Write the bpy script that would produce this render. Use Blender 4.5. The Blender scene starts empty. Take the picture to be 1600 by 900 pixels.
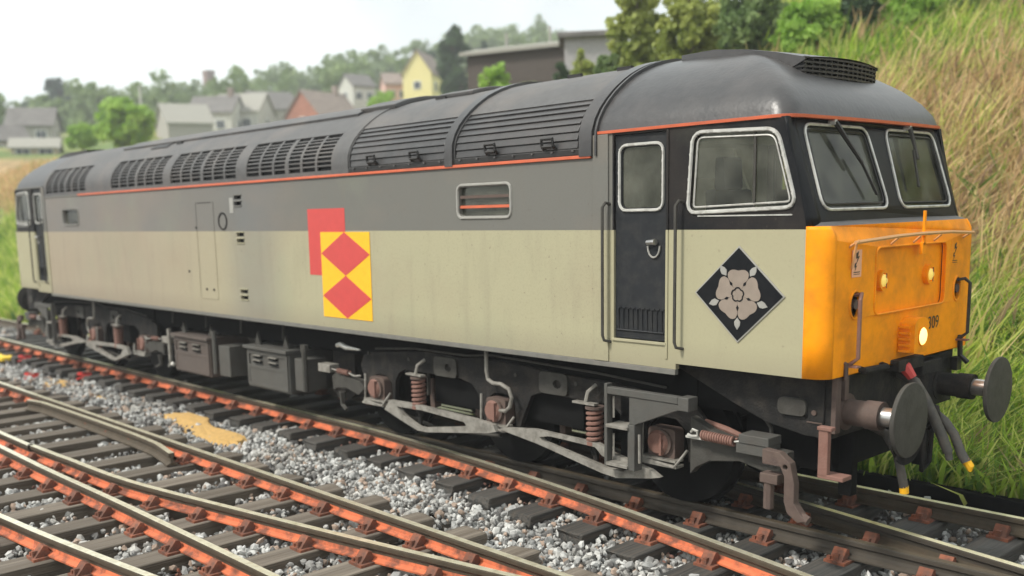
import bpy, bmesh, math, random
import numpy as np
from mathutils import Vector, Matrix
from mathutils.geometry import tessellate_polygon
R_ = math.radians
random.seed(7); rng = np.random.default_rng(7)
sc = bpy.context.scene
col = sc.collection

# ------------------------------------------------------------------ camera
cd = bpy.data.cameras.new("camera"); cam = bpy.data.objects.new("camera", cd); col.objects.link(cam)
yaw, pitch, roll, f = 0.8409, 0.1597, -0.024, 1553.14
F = Vector((-math.sin(yaw)*math.cos(pitch), math.cos(yaw)*math.cos(pitch), -math.sin(pitch)))
Rv = Vector((math.cos(yaw), math.sin(yaw), 0)); U = Rv.cross(F)
R2 = Rv*math.cos(roll)+U*math.sin(roll); U2 = -Rv*math.sin(roll)+U*math.cos(roll)
m = Matrix((R2, U2, -F)).transposed().to_4x4(); m.translation = Vector((3.8231, -6.9762, 2.7415))
cam.matrix_world = m
cd.sensor_width = 36; cd.lens = f/1600*36
cd.shift_x = (800-731.35)/1600; cd.shift_y = (580.88-450)/1600
cd.clip_start = 0.05; cd.clip_end = 3000
cd.dof.use_dof = True; cd.dof.focus_distance = 8.6; cd.dof.aperture_fstop = 0.75
sc.camera = cam

# ------------------------------------------------------------------ world and sun
SUN_EL, SUN_AZ = 50, 200          # azimuth of the sun seen from the scene, degrees clockwise from +Y
w = bpy.data.worlds.new("World"); sc.world = w; w.use_nodes = True
nt = w.node_tree; nt.nodes.clear(); N = nt.nodes; L = nt.links
out = N.new('ShaderNodeOutputWorld'); bg = N.new('ShaderNodeBackground'); bg.inputs[1].default_value = 0.085
sky = N.new('ShaderNodeTexSky'); sky.sky_type = 'NISHITA'; sky.sun_disc = False
sky.sun_elevation = R_(SUN_EL); sky.sun_rotation = R_(SUN_AZ); sky.dust_density = 2.0
tc = N.new('ShaderNodeTexCoord'); nz = N.new('ShaderNodeTexNoise'); nz.inputs['Scale'].default_value = 2.2; nz.inputs['Detail'].default_value = 5
cr = N.new('ShaderNodeValToRGB'); cr.color_ramp.elements[0].position = .38; cr.color_ramp.elements[1].position = .60
cr.color_ramp.elements[0].color = (.62, .62, .62, 1); cr.color_ramp.elements[1].color = (1, 1, 1, 1)
mx = N.new('ShaderNodeMixRGB'); mx.inputs[2].default_value = (17.2, 18.2, 18.0, 1)
L.new(tc.outputs['Generated'], nz.inputs['Vector']); L.new(nz.outputs['Fac'], cr.inputs[0]); L.new(cr.outputs[0], mx.inputs[0])
L.new(sky.outputs[0], mx.inputs[1]); L.new(mx.outputs[0], bg.inputs[0]); L.new(bg.outputs[0], out.inputs[0])
sd = bpy.data.lights.new("sun", 'SUN'); so = bpy.data.objects.new("sun", sd); col.objects.link(so)
sd.energy = 4.2; sd.angle = R_(9); sd.color = (1, .95, .87)
az, el = R_(SUN_AZ), R_(SUN_EL)
sdir = Vector((math.sin(az)*math.cos(el), math.cos(az)*math.cos(el), math.sin(el)))
so.rotation_euler = sdir.to_track_quat('Z', 'Y').to_euler()
sc.view_settings.view_transform = 'Standard'; sc.view_settings.look = 'None'
sc.view_settings.exposure = -0.12; sc.view_settings.gamma = 1.0
sc.cycles.max_bounces = 6; sc.cycles.transparent_max_bounces = 16

# ------------------------------------------------------------------ materials
def mat(name, colr, rough=.6, metal=0, dirt=None, damt=.5, dscale=3, dlo=.45, dhi=.7, var=.12, vscale=12, bump=0, bscale=60, emit=None, estr=0, spec=.5, stretch=None, objvar=0):
    m = bpy.data.materials.new(name); m.use_nodes = True; t = m.node_tree; n = t.nodes; l = t.links
    p = n['Principled BSDF']; p.inputs['Roughness'].default_value = rough; p.inputs['Metallic'].default_value = metal
    p.inputs['Specular IOR Level'].default_value = spec
    tc = n.new('ShaderNodeTexCoord'); vec = tc.outputs['Object']
    if stretch:
        mp = n.new('ShaderNodeMapping'); mp.inputs['Scale'].default_value = stretch; l.new(vec, mp.inputs[0]); vec = mp.outputs[0]
    a = n.new('ShaderNodeTexNoise'); a.inputs['Scale'].default_value = vscale; a.inputs['Detail'].default_value = 4; l.new(vec, a.inputs['Vector'])
    r = n.new('ShaderNodeMapRange'); r.inputs['From Min'].default_value = .3; r.inputs['From Max'].default_value = .7
    r.inputs['To Min'].default_value = 1-var; r.inputs['To Max'].default_value = 1+var; l.new(a.outputs['Fac'], r.inputs[0])
    mu = n.new('ShaderNodeVectorMath'); mu.operation = 'SCALE'; mu.inputs[0].default_value = colr[:3]; l.new(r.outputs[0], mu.inputs['Scale'])
    base = mu.outputs[0]
    if objvar:
        oi = n.new('ShaderNodeObjectInfo'); ro_ = n.new('ShaderNodeMapRange'); l.new(oi.outputs['Random'], ro_.inputs[0]); ro_.inputs['To Min'].default_value = 1-objvar; ro_.inputs['To Max'].default_value = 1+objvar*.6
        m2 = n.new('ShaderNodeVectorMath'); m2.operation = 'SCALE'; l.new(base, m2.inputs[0]); l.new(ro_.outputs[0], m2.inputs['Scale']); base = m2.outputs[0]
    if dirt:
        b = n.new('ShaderNodeTexNoise'); b.inputs['Scale'].default_value = dscale; b.inputs['Detail'].default_value = 8; b.inputs['Roughness'].default_value = .65; l.new(vec, b.inputs['Vector'])
        r2 = n.new('ShaderNodeMapRange'); r2.inputs['From Min'].default_value = dlo; r2.inputs['From Max'].default_value = dhi; r2.inputs['To Max'].default_value = damt; l.new(b.outputs['Fac'], r2.inputs[0])
        mi = n.new('ShaderNodeMixRGB'); l.new(r2.outputs[0], mi.inputs[0]); l.new(base, mi.inputs[1]); mi.inputs[2].default_value = (*dirt, 1); base = mi.outputs[0]
    l.new(base, p.inputs['Base Color'])
    if bump:
        c = n.new('ShaderNodeTexNoise'); c.inputs['Scale'].default_value = bscale; c.inputs['Detail'].default_value = 3; l.new(vec, c.inputs['Vector'])
        bp = n.new('ShaderNodeBump'); bp.inputs['Strength'].default_value = bump; bp.inputs['Distance'].default_value = .02; l.new(c.outputs['Fac'], bp.inputs['Height']); l.new(bp.outputs[0], p.inputs['Normal'])
    if emit: p.inputs['Emission Color'].default_value = (*emit, 1); p.inputs['Emission Strength'].default_value = estr
    m['_base'] = 0; del m['_base']
    return m
CREAM = (.385, .36, .235); GREY = (.155, .152, .136); BLACK = (.008, .009, .011)
def paint(name, xsplit=None, yellow=False):
    """two-tone body paint: the paint line is at a fixed height on the body"""
    m = bpy.data.materials.new(name); m.use_nodes = True; t = m.node_tree; n = t.nodes; l = t.links
    p = n['Principled BSDF']; p.inputs['Roughness'].default_value = .55; p.inputs['Specular IOR Level'].default_value = .3 if xsplit is None else .18
    tc = n.new('ShaderNodeTexCoord'); sx = n.new('ShaderNodeSeparateXYZ'); l.new(tc.outputs['Object'], sx.inputs[0])
    def gt(sock, v):
        g = n.new('ShaderNodeMath'); g.operation = 'GREATER_THAN'; l.new(sock, g.inputs[0]); g.inputs[1].default_value = v; return g.outputs[0]
    def mixc(fac, a, b):
        x = n.new('ShaderNodeMixRGB'); l.new(fac, x.inputs[0])
        for i, c in ((1, a), (2, b)):
            if isinstance(c, tuple): x.inputs[i].default_value = (*c, 1)
            else: l.new(c, x.inputs[i])
        return x.outputs[0]
    if xsplit is not None: up = mixc(gt(sx.outputs['X'], xsplit+9.16), GREY, BLACK)
    else: up = GREY
    K_ = 1 if xsplit is None else .45
    def noise(scale, st, lo, hi, amt, det=6):
        mp = n.new('ShaderNodeMapping'); mp.inputs['Scale'].default_value = st; l.new(tc.outputs['Object'], mp.inputs[0])
        a = n.new('ShaderNodeTexNoise'); a.inputs['Scale'].default_value = scale; a.inputs['Detail'].default_value = det; a.inputs['Roughness'].default_value = .6; l.new(mp.outputs[0], a.inputs['Vector'])
        r = n.new('ShaderNodeMapRange'); r.inputs['From Min'].default_value = lo; r.inputs['From Max'].default_value = hi; r.inputs['To Max'].default_value = amt; l.new(a.outputs['Fac'], r.inputs[0]); return r.outputs[0]
    c = mixc(gt(sx.outputs['Z'], 2.548), CREAM, up)
    if xsplit is None:
        # brown travel grime that grows towards the far end of the body
        gx = n.new('ShaderNodeMapRange'); l.new(sx.outputs['X'], gx.inputs[0]); gx.inputs['From Min'].default_value = 2.6; gx.inputs['From Max'].default_value = -3.0; gx.inputs['To Min'].default_value = .0; gx.inputs['To Max'].default_value = .8
        c = mixc(gx.outputs[0], c, mixc(gt(sx.outputs['Z'], 2.548), (.34, .28, .21), (.20, .185, .17)))
        # sooty streak beside the inspection door
        d = n.new('ShaderNodeMath'); d.operation = 'SUBTRACT'; l.new(sx.outputs['X'], d.inputs[0]); d.inputs[1].default_value = .85
        ab = n.new('ShaderNodeMath'); ab.operation = 'ABSOLUTE'; l.new(d.outputs[0], ab.inputs[0])
        mr = n.new('ShaderNodeMapRange'); mr.interpolation_type = 'SMOOTHSTEP'; l.new(ab.outputs[0], mr.inputs[0]); mr.inputs['From Min'].default_value = .1; mr.inputs['From Max'].default_value = 1.1; mr.inputs['To Min'].default_value = .45; mr.inputs['To Max'].default_value = 0
        c = mixc(mr.outputs[0], c, (.15, .16, .165))
    c = mixc(noise(1.0, (.5, .5, .9), .45, .75, .30*K_), c, (.30, .22, .16))
    c = mixc(noise(.8, (.7, .5, .6), .5, .7, .30*K_), c, (.26, .30, .20))
    c = mixc(noise(3, (1.5, 1, .25), .52, .8, .28*K_), c, (.17, .15, .12))
    c = mixc(noise(40, (1, 1, 1), .5, .9, .28*K_, 3), c, (.10, .09, .075))
    c = mixc(noise(22, (1, 1, 1), .66, .70, .55*K_, 8), c, (.12, .10, .085))
    # dirt thrown up along the lower edge
    bz = n.new('ShaderNodeMapRange'); l.new(sx.outputs['Z'], bz.inputs[0]); bz.inputs['From Min'].default_value = 1.32; bz.inputs['From Max'].default_value = 1.62; bz.inputs['To Min'].default_value = .42; bz.inputs['To Max'].default_value = 0
    c = mixc(bz.outputs[0], c, (.20, .17, .13))
    l.new(c, p.inputs['Base Color'])
    b = n.new('ShaderNodeTexNoise'); b.inputs['Scale'].default_value = 2.5; l.new(tc.outputs['Object'], b.inputs['Vector'])
    bp = n.new('ShaderNodeBump'); bp.inputs['Strength'].default_value = .25; bp.inputs['Distance'].default_value = .02; l.new(b.outputs['Fac'], bp.inputs['Height']); l.new(bp.outputs[0], p.inputs['Normal'])
    return m
M = {}
M['body'] = paint('body_paint'); M['cab'] = paint('cab_paint', xsplit=-1.99)
M['cream'] = mat('cream_paint', CREAM, .55, dirt=(.2, .17, .12), damt=.3)
M['grey'] = mat('grey_paint', GREY, .55, dirt=(.2, .17, .14), damt=.4)
M['black'] = mat('black_paint', BLACK, .42, dirt=(.02, .019, .018), damt=.4, spec=.14)
M['door'] = mat('door_paint', (.020, .022, .025), .55, dirt=(.05, .048, .045), damt=.5, dscale=8, spec=.2)
M['yellow'] = mat('warning_yellow', (.98, .33, .002), .5, dirt=(.34, .12, .02), damt=.55, spec=.25, dscale=2.2, var=.05, bump=.1, bscale=4)
M['roof'] = mat('roof_charcoal', (.046, .045, .046), .36, dirt=(.095, .085, .08), damt=.6, dscale=1.3, bump=.12, bscale=25)
M['roofd'] = mat('roof_dirty', (.085, .083, .082), .55, dirt=(.15, .13, .115), damt=.6, dscale=1.6)
M['void'] = mat('grille_void', (.006, .006, .007), .8)  # near-black colour stands in for the shade inside grilles, ports and vents
M['stripe'] = mat('orange_stripe', (.62, .13, .055), .45, dirt=(.2, .08, .05), damt=.4, dscale=6)
M['frame'] = mat('window_frame', (.56, .55, .51), .4, .3, dirt=(.16, .14, .12), damt=.5, dscale=9, dlo=.5, dhi=.66)
M['steel'] = mat('bare_steel', (.55, .54, .52), .3, .9, var=.2)
M['under'] = mat('underframe_grime', (.013, .0125, .012), .8, spec=.3, dirt=(.055, .045, .036), damt=.7, dscale=5, bump=.3, bscale=50)
M['underl'] = mat('underframe_dusty', (.06, .057, .05), .75, spec=.3, dirt=(.034, .03, .026), damt=.7, dscale=7, bump=.2, bscale=60)
M['dark'] = mat('underframe_dark', (.007, .007, .007), .9, spec=.12)
M['beam'] = mat('equaliser_grey', (.26, .245, .215), .55, dirt=(.06, .05, .04), damt=.75, dscale=8)
M['rust'] = mat('rusty_pink', (.22, .115, .088), .75, dirt=(.12, .05, .035), damt=.6, dscale=12, bump=.2)
M['rustd'] = mat('rusty_brown', (.105, .072, .058), .8, dirt=(.07, .045, .04), damt=.6, dscale=10, bump=.2)
M['box'] = mat('box_grey', (.08, .078, .07), .65, dirt=(.06, .05, .042), damt=.6, dscale=6, bump=.15)
M['boxb'] = mat('box_brownish', (.095, .076, .065), .7, dirt=(.09, .065, .055), damt=.6, dscale=6)
M['red'] = mat('red_print', (.56, .062, .055), .5, var=.04)
M['ylw'] = mat('yellow_print', (.90, .47, .012), .5, var=.04)
M['silver'] = mat('silver_print', (.30, .245, .20), .45, .2, var=.08)
M['silver2'] = mat('silver_light_print', (.36, .35, .32), .45, .2, var=.08)
M['wstick'] = mat('sticker_pale', (.80, .42, .26), .5, var=.05)
M['ink'] = mat('ink_black', (.015, .013, .012), .5)
M['lamp'] = mat('marker_lamp', (.8, .62, .16), .3, emit=(1, .66, .12), estr=.45)
M['hlamp'] = mat('headlamp', (1, .8, .3), .3, emit=(1, .78, .30), estr=1.7)
M['seat'] = mat('seat_dark', (.03, .03, .03), .8)
M['inner'] = mat('cab_lining', (.62, .60, .50), .8)
M['innerl'] = mat('cab_lining_pale', (.85, .84, .74), .8)
M['rubber'] = mat('hose_rubber', (.055, .052, .046), .7, dirt=(.12, .10, .08), damt=.6, dscale=10)
M['railtop'] = mat('rail_top', (.85, .80, .62), .28, .6, dirt=(.50, .42, .24), damt=.6, dscale=14, var=.1)
M['railside'] = mat('rail_side', (.07, .054, .034), .7, .1, dirt=(.10, .07, .045), damt=.7, dscale=9)
M['railfoot'] = mat('rail_orange_rust', (.60, .15, .06), .75, dirt=(.14, .055, .035), damt=.9, dscale=5, dlo=.45, dhi=.60)
M['railold'] = mat('rail_dark_grime', (.055, .045, .033), .7, dirt=(.05, .04, .03), damt=.7)  # darker, duller brown than the other rail sides
M['chair'] = mat('chair_rust', (.25, .085, .045), .85, dirt=(.10, .05, .035), damt=.85, dscale=9, dlo=.42, dhi=.6, bump=.3, objvar=.4)
M['sleep'] = mat('sleeper_dark', (.05, .049, .045), .85, dirt=(.12, .09, .065), damt=.5, dscale=6, bump=.6, bscale=22, stretch=(3, .5, 3), objvar=.3, var=.3)
M['timber'] = mat('timber_grey', (.165, .14, .112), .88, dirt=(.085, .065, .045), damt=.8, dscale=3.5, dlo=.4, dhi=.65, bump=.8, bscale=22, stretch=(3, .35, 3), objvar=.28, var=.3)
def glass():
    m = bpy.data.materials.new('glass'); m.use_nodes = True; t = m.node_tree; n = t.nodes; l = t.links; n.clear()
    o = n.new('ShaderNodeOutputMaterial'); mx = n.new('ShaderNodeMixShader'); tr = n.new('ShaderNodeBsdfTransparent'); gl = n.new('ShaderNodeBsdfGlossy')
    tr.inputs[0].default_value = (.86, .87, .82, 1); gl.inputs['Roughness'].default_value = .08; fr = n.new('ShaderNodeFresnel'); fr.inputs[0].default_value = 1.28
    l.new(fr.outputs[0], mx.inputs[0]); l.new(tr.outputs[0], mx.inputs[1]); l.new(gl.outputs[0], mx.inputs[2]); df = n.new('ShaderNodeBsdfDiffuse'); df.inputs[0].default_value = (.50, .50, .42, 1); m2 = n.new('ShaderNodeMixShader')  # pale diffuse film mixed in to brighten the panes
    tcg = n.new('ShaderNodeTexCoord'); ng = n.new('ShaderNodeTexNoise'); ng.inputs['Scale'].default_value = 3.5; ng.inputs['Detail'].default_value = 5; l.new(tcg.outputs['Object'], ng.inputs['Vector'])
    rg = n.new('ShaderNodeMapRange'); rg.inputs['From Min'].default_value = .35; rg.inputs['From Max'].default_value = .7; rg.inputs['To Min'].default_value = .02; rg.inputs['To Max'].default_value = .13; l.new(ng.outputs['Fac'], rg.inputs[0])
    l.new(rg.outputs[0], m2.inputs[0]); l.new(mx.outputs[0], m2.inputs[1]); l.new(df.outputs[0], m2.inputs[2]); l.new(m2.outputs[0], o.inputs[0]); return m
M['glass'] = glass()

# ------------------------------------------------------------------ helpers
ORI = {}
class MB:
    def __init__(s): s.v = []; s.f = []; s.m = []
    def add(s, vs, fs, mi=0):
        o = len(s.v); s.v += [tuple(v) for v in vs]; s.f += [tuple(i+o for i in f) for f in fs]; s.m += [mi]*len(fs); return s
    def box(s, x0, x1, y0, y1, z0, z1, mi=0):
        return s.add([(x, y, z) for x in (x0, x1) for y in (y0, y1) for z in (z0, z1)], [(0, 1, 3, 2), (4, 6, 7, 5), (0, 4, 5, 1), (2, 3, 7, 6), (0, 2, 6, 4), (1, 5, 7, 3)], mi)
    def prism(s, pts, d0, d1, axis='y', holes=(), fn=None, mi=0):
        """polygon (2D) extruded along axis between d0 and d1; y: pts are (x,z); x: (y,z); z: (x,y)"""
        loops = [list(pts)]+[list(h) for h in holes]
        flat = [p for lp in loops for p in lp]
        tris = tessellate_polygon([[Vector((p[0], p[1], 0)) for p in lp] for lp in loops])
        def P(p, d):
            q = {'y': (p[0], d, p[1]), 'x': (d, p[0], p[1]), 'z': (p[0], p[1], d)}[axis]
            return fn(*q) if fn else q
        n = len(flat); vs = [P(p, d0) for p in flat]+[P(p, d1) for p in flat]
        fs = [tuple(t) for t in tris]+[tuple(i+n for i in reversed(t)) for t in tris]
        o = 0
        for lp in loops:
            k = len(lp)
            for i in range(k): j = (i+1) % k; fs.append((o+i, o+j, o+j+n, o+i+n))
            o += k
        return s.add(vs, fs, mi)
    def tube(s, path, r, n=8, closed=False, caps=True, mi=0):
        P = [Vector(p) for p in path]; k = len(P); rs = r if isinstance(r, (list, tuple)) else [r]*k
        rings = []; up = None
        for i in range(k):
            if closed: t = P[(i+1) % k]-P[i-1]
            else: t = P[min(i+1, k-1)]-P[max(i-1, 0)]
            t.normalize()
            if up is None:
                up = Vector((0, 0, 1)) if abs(t.z) < .9 else Vector((0, 1, 0))
            a = t.cross(up)
            if a.length < 1e-5: a = t.cross(Vector((1, 0.1, 0)))
            a.normalize(); b = a.cross(t).normalized(); up = b
            rings.append([P[i]+(a*math.cos(q)+b*math.sin(q))*rs[i] for q in [2*math.pi*j/n for j in range(n)]])
        vs = [v for rg in rings for v in rg]; fs = []
        for i in range(k if closed else k-1):
            i2 = (i+1) % k
            for j in range(n): fs.append((i*n+j, i*n+(j+1) % n, i2*n+(j+1) % n, i2*n+j))
        if not closed and caps: fs += [tuple(range(n))[::-1], tuple(range((k-1)*n, k*n))]
        return s.add(vs, fs, mi)
    def cyl(s, p0, p1, r, n=16, r2=None, mi=0): return s.tube([p0, p1], [r, r if r2 is None else r2], n, mi=mi)
    def coil(s, p0, p1, R, r, turns, n=6, mi=0):
        p0 = Vector(p0); p1 = Vector(p1); t = (p1-p0).normalized(); a = t.orthogonal().normalized(); b = t.cross(a); k = int(turns*12)
        return s.tube([p0+(p1-p0)*i/k+(a*math.cos(i/12*6.2832)+b*math.sin(i/12*6.2832))*R for i in range(k+1)], r, n, mi=mi)
    def build(s, name, ms, parent=None, origin=None, smooth=False, bevel=0, kind=None, link=True):
        me = bpy.data.meshes.new(name)
        if origin is None: origin = ORI[parent.name] if parent is not None else Vector((0, 0, 0))
        origin = Vector(origin)
        me.from_pydata([tuple(Vector(v)-origin) for v in s.v], [], s.f)
        for q in (ms if isinstance(ms, (list, tuple)) else [ms]): me.materials.append(q)
        if len(me.materials) > 1: me.polygons.foreach_set('material_index', s.m)
        bm = bmesh.new(); bm.from_mesh(me); bmesh.ops.recalc_face_normals(bm, faces=bm.faces); bm.to_mesh(me); bm.free()
        o = bpy.data.objects.new(name, me); col.objects.link(o)
        if parent is not None:
            o.parent = parent; o.location = origin-ORI[parent.name]
        else: o.location = origin
        ORI[o.name] = origin
        if smooth:
            me.polygons.foreach_set('use_smooth', [True]*len(me.polygons)); me.set_sharp_from_angle(angle=R_(38))
        if bevel:
            b = o.modifiers.new('bevel', 'BEVEL'); b.width = bevel; b.segments = 2; b.limit_method = 'ANGLE'; b.angle_limit = R_(40)
        if kind: o['kind'] = kind
        return o
def npmesh(name, V, Fq, mt, nper, parent=None, smooth=False, loc=(0, 0, 0)):
    me = bpy.data.meshes.new(name); V = np.asarray(V, np.float32); Fq = np.asarray(Fq, np.int32)
    me.vertices.add(len(V)); me.vertices.foreach_set('co', V.ravel())
    me.loops.add(Fq.size); me.loops.foreach_set('vertex_index', Fq.ravel())
    me.polygons.add(len(Fq)); me.polygons.foreach_set('loop_start', np.arange(0, Fq.size, nper, dtype=np.int32))
    me.polygons.foreach_set('use_smooth', np.full(len(Fq), smooth))
    me.update(calc_edges=True); me.validate()
    for q in (mt if isinstance(mt, (list, tuple)) else [mt]): me.materials.append(q)
    o = bpy.data.objects.new(name, me); col.objects.link(o); o.location = loc; ORI[o.name] = Vector(loc)
    if parent is not None: o.parent = parent; o.location = Vector(loc)-ORI[parent.name]
    return o
def thing(name, label, cat, loc, group=None):
    o = bpy.data.objects.new(name, None); col.objects.link(o); o.location = loc; o.empty_display_size = .2
    ORI[o.name] = Vector(loc); o['label'] = label; o['category'] = cat
    if group: o['group'] = group
    return o
def tag(o, label=None, cat=None, group=None, kind=None):
    for k, v in (('label', label), ('category', cat), ('group', group), ('kind', kind)):
        if v: o[k] = v
    return o
def copyobj(o, parent=None, sx=1, sy=1, dx=0, deep=True):
    c = o.copy(); col.objects.link(c)
    if parent is not None: c.parent = parent
    c.scale = (o.scale.x*sx, o.scale.y*sy, o.scale.z); c.location = (o.location.x*sx+dx, o.location.y*sy, o.location.z)
    ORI[c.name] = ORI.get(o.name, Vector((0, 0, 0)))
    if deep:
        for ch in [k for k in o.children]:
            d = ch.copy(); col.objects.link(d); d.parent = c
    return c
def rpoly(pts, r, n=5):
    """round the corners of a 2D polygon"""
    outp = []; k = len(pts); rr = r if isinstance(r, (list, tuple)) else [r]*k
    for i in range(k):
        p = Vector(pts[i]); a = (Vector(pts[i-1])-p); b = (Vector(pts[(i+1) % k])-p)
        la, lb = a.length, b.length; a.normalize(); b.normalize(); R = min(rr[i], la*.45, lb*.45)
        A = p+a*R; B = p+b*R
        for j in range(n+1):
            t = j/n; outp.append(tuple(A*(1-t)**2+p*2*t*(1-t)+B*t*t))
    return outp
def rect(x0, x1, z0, z1): return [(x0, z0), (x1, z0), (x1, z1), (x0, z1)]
def circ(cx, cz, r, n=20, rz=None): return [(cx+r*math.cos(2*math.pi*i/n), cz+(rz or r)*math.sin(2*math.pi*i/n)) for i in range(n)]
def offs(pts, d):
    c = Vector((sum(p[0] for p in pts)/len(pts), sum(p[1] for p in pts)/len(pts))); k = len(pts); o = []
    for i in range(k):
        t = Vector(pts[(i+1) % k])-Vector(pts[i-1]); nrm = Vector((t.y, -t.x)).normalized()
        if nrm.dot(Vector(pts[i])-c) < 0: nrm = -nrm
        o.append((pts[i][0]+nrm.x*d, pts[i][1]+nrm.y*d))
    return o

# ================================================================== THE LOCOMOTIVE
CX, CY = -9.16, 1.35
loco = thing('diesel_locomotive', 'weathered grey and cream diesel locomotive with an orange-yellow cab front on the track', 'locomotive', (CX, CY, 0))
ZB, ZC = 1.325, 3.19
# ---- roof section (y, z), arc length
RP = [(0, 3.2), (0, 3.41), (.035, 3.51), (.11, 3.62), (.22, 3.73), (.355, 3.83), (.49, 3.915), (.68, 4.0), (.87, 4.06), (1.1, 4.108), (1.35, 4.125)]
RP = RP+[(2.7-y, z) for y, z in RP[-2::-1]]
RS = [0]
for a, b in zip(RP, RP[1:]): RS.append(RS[-1]+math.hypot(b[0]-a[0], b[1]-a[1]))
RT = RS[-1]
def rprof(s, off=0):
    s = max(0, min(RT, s)); i = max(k for k in range(len(RS)-1) if RS[k] <= s+1e-9)
    t = (s-RS[i])/(RS[i+1]-RS[i])
    def tan(k):
        a = RP[max(k-1, 0)]; b = RP[min(k+1, len(RP)-1)]; v = Vector((b[0]-a[0], b[1]-a[1])); return v.normalized()
    tg = tan(i).lerp(tan(i+1), t).normalized(); nr = Vector((-tg.y, tg.x))
    y = RP[i][0]*(1-t)+RP[i+1][0]*t; z = RP[i][1]*(1-t)+RP[i+1][1]*t
    return (y+nr.x*off, z+nr.y*off)
def rpatch(mb, x0, x1, s0, s1, off, th, n=8, mi=0, skew=None):
    """curved slab following the roof section"""
    ss = [s0+(s1-s0)*i/n for i in range(n+1)]
    def xx(x, i): return x+(skew(ss[i]) if skew else 0)
    vs = []
    for o in (off-th, off):
        for i, s in enumerate(ss):
            y, z = rprof(s, o); vs += [(x0, y, z), (x1, y, z)]
    k = 2*(n+1); fs = []
    for i in range(n):
        a = 2*i; fs += [(a, a+1, a+3, a+2), (k+a, k+a+2, k+a+3, k+a+1), (a, a+2, k+a+2, k+a), (a+1, k+a+1, k+a+3, a+3)]
    fs += [(0, k, k+1, 1), (2*n, 2*n+1, k+2*n+1, k+2*n)]
    return mb.add(vs, fs, mi)
# ---- body sides
XA, XB = -16.17, -2.15
port1 = rpoly(rect(-4.05, -3.30, 2.70, 2.99), .05); port2 = rpoly(rect(-15.2, -14.5, 2.69, 2.94), .05)
slots = [rect(x-.10, x+.10, z, z+.055) for x, zz in ((-8.67, 2.90), (-8.65, 2.39), (-8.63, 1.60)) for z in (zz, zz+.085)]
side = MB().prism(rect(XA, XB, ZB+.03, ZC), 0, .05, 'y', [port1, port2]+slots)
body = side.build('body_side', M['body'], loco); copyobj(body, loco, sy=-1)
for z in (0,):
    s1 = MB().prism([(XA, ZB-.02), (XB+.86, ZB-.02), (XB+.86, ZB+.028), (XA, ZB+.028)], -.008, .04, 'y').build('body_sill', M['grey'], loco, bevel=.004); copyobj(s1, loco, sy=-1)
MB().box(XA, XB, .06, 2.64, 1.34, 1.38).build('body_floor', M['dark'], loco)
MB().box(-17.9, -.35, .35, 2.35, .98, 1.335).build('underframe', M['dark'], loco)
# inside of the boiler port: dark with two red bars
MB().box(-4.3, -3.1, .25, .30, 2.4, 3.15).build('port_backing', M['void'], loco)
for z, mm, h in ((2.775, 'stripe', .028), (2.875, 'rustd', .03)):
    MB().box(-4.04, -3.31, .006, .022, z, z+h).build('port_bar', M[mm], loco)
MB().box(-15.3, -14.4, .2, .22, 2.5, 3.1).build('port_backing', M['void'], loco)
def frame_of(loop, name, parent, y=-.002, rr=.016, mm='frame', bolts=True, fn=None, step=.10, out_=-1):
    P = [(p[0], y, p[1]) for p in loop]
    if fn: P = [fn(*q) for q in P]
    mb = MB().tube(P, rr, 6, closed=True)
    if bolts:
        acc = 0
        for a, b in zip(P, P[1:]+P[:1]):
            a = Vector(a); b = Vector(b); d = (b-a).length
            while acc < d:
                q = a.lerp(b, acc/d) if d else a; s = rr*.72
                mb.box(q.x-s, q.x+s, q.y-s*1.15, q.y+s, q.z-s, q.z+s); acc += step
            acc -= d
    return mb.build(name, M[mm], parent, smooth=False)
for pt in (port1, port2):
    fr = frame_of(offs(pt, .022), 'port_frame', loco, mm='silver2' if pt is port1 else 'grey', rr=.015)
    MB().prism(pt, .040, .046, 'y').build('port_glass', M['glass'], loco)
# slots backing + hoods
for x, zz in ((-8.67, 2.90), (-8.65, 2.39), (-8.63, 1.60)):
    mb = MB().box(x-.14, x+.14, .055, .07, zz-.04, zz+.18)
    mb.build('vent_backing', M['void'], loco)
    mb = MB()
    for z in (zz, zz+.085): mb.prism([(x-.11, z+.055), (x+.11, z+.055), (x+.11, z+.066), (x-.11, z+.066)], -.014, .0, 'y')
    mb.prism([(x-.11, zz-.012), (x+.11, zz-.012), (x+.11, zz), (x-.11, zz)], -.012, .0, 'y')
    mb.build('vent_hood', M['grey'] if zz > 2.5 else M['cream'], loco)
MB().box(-8.90, -8.80, -.004, .0, 2.80, 3.01).build('white_notice', M['silver2'], loco)
# inspection door: thin raised outline + latch dots, round filler cover
pd = MB().prism(rpoly(rect(-9.93, -9.38, 1.56, 2.98), .03), -.006, .0, 'y', [rpoly(rect(-9.915, -9.395, 1.575, 2.965), .03)]); pd.build('inspection_door', M['body'], loco)
mb = MB()
for x, z in ((-10.25, 1.95), (-9.72, 1.70), (-9.50, 1.70), (-9.93, 2.60)): MB().cyl((x, -.012, z), (x, .01, z), .018, 8).build('latch', M['under'], loco)
MB().box(-9.86, -9.46, -.003, 0, 2.957, 2.972).build('door_gutter', M['under'], loco)
mb = MB().prism(circ(-9.12, 2.69, .125, 24), -.012, .0, 'y', [circ(-9.12, 2.69, .105, 24)]); mb.build('filler_cover', M['under'], loco)
# ---- cantrail stripe
st = MB().box(-14.4, -2.23, -.022, .012, 3.192, 3.222).build('cantrail_stripe', M['stripe'], loco, bevel=.004); copyobj(st, loco, sy=-1)
MB().box(XA, -14.4, -.012, .012, 3.192, 3.215).build('cantrail_strip', M['grey'], loco)
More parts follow.
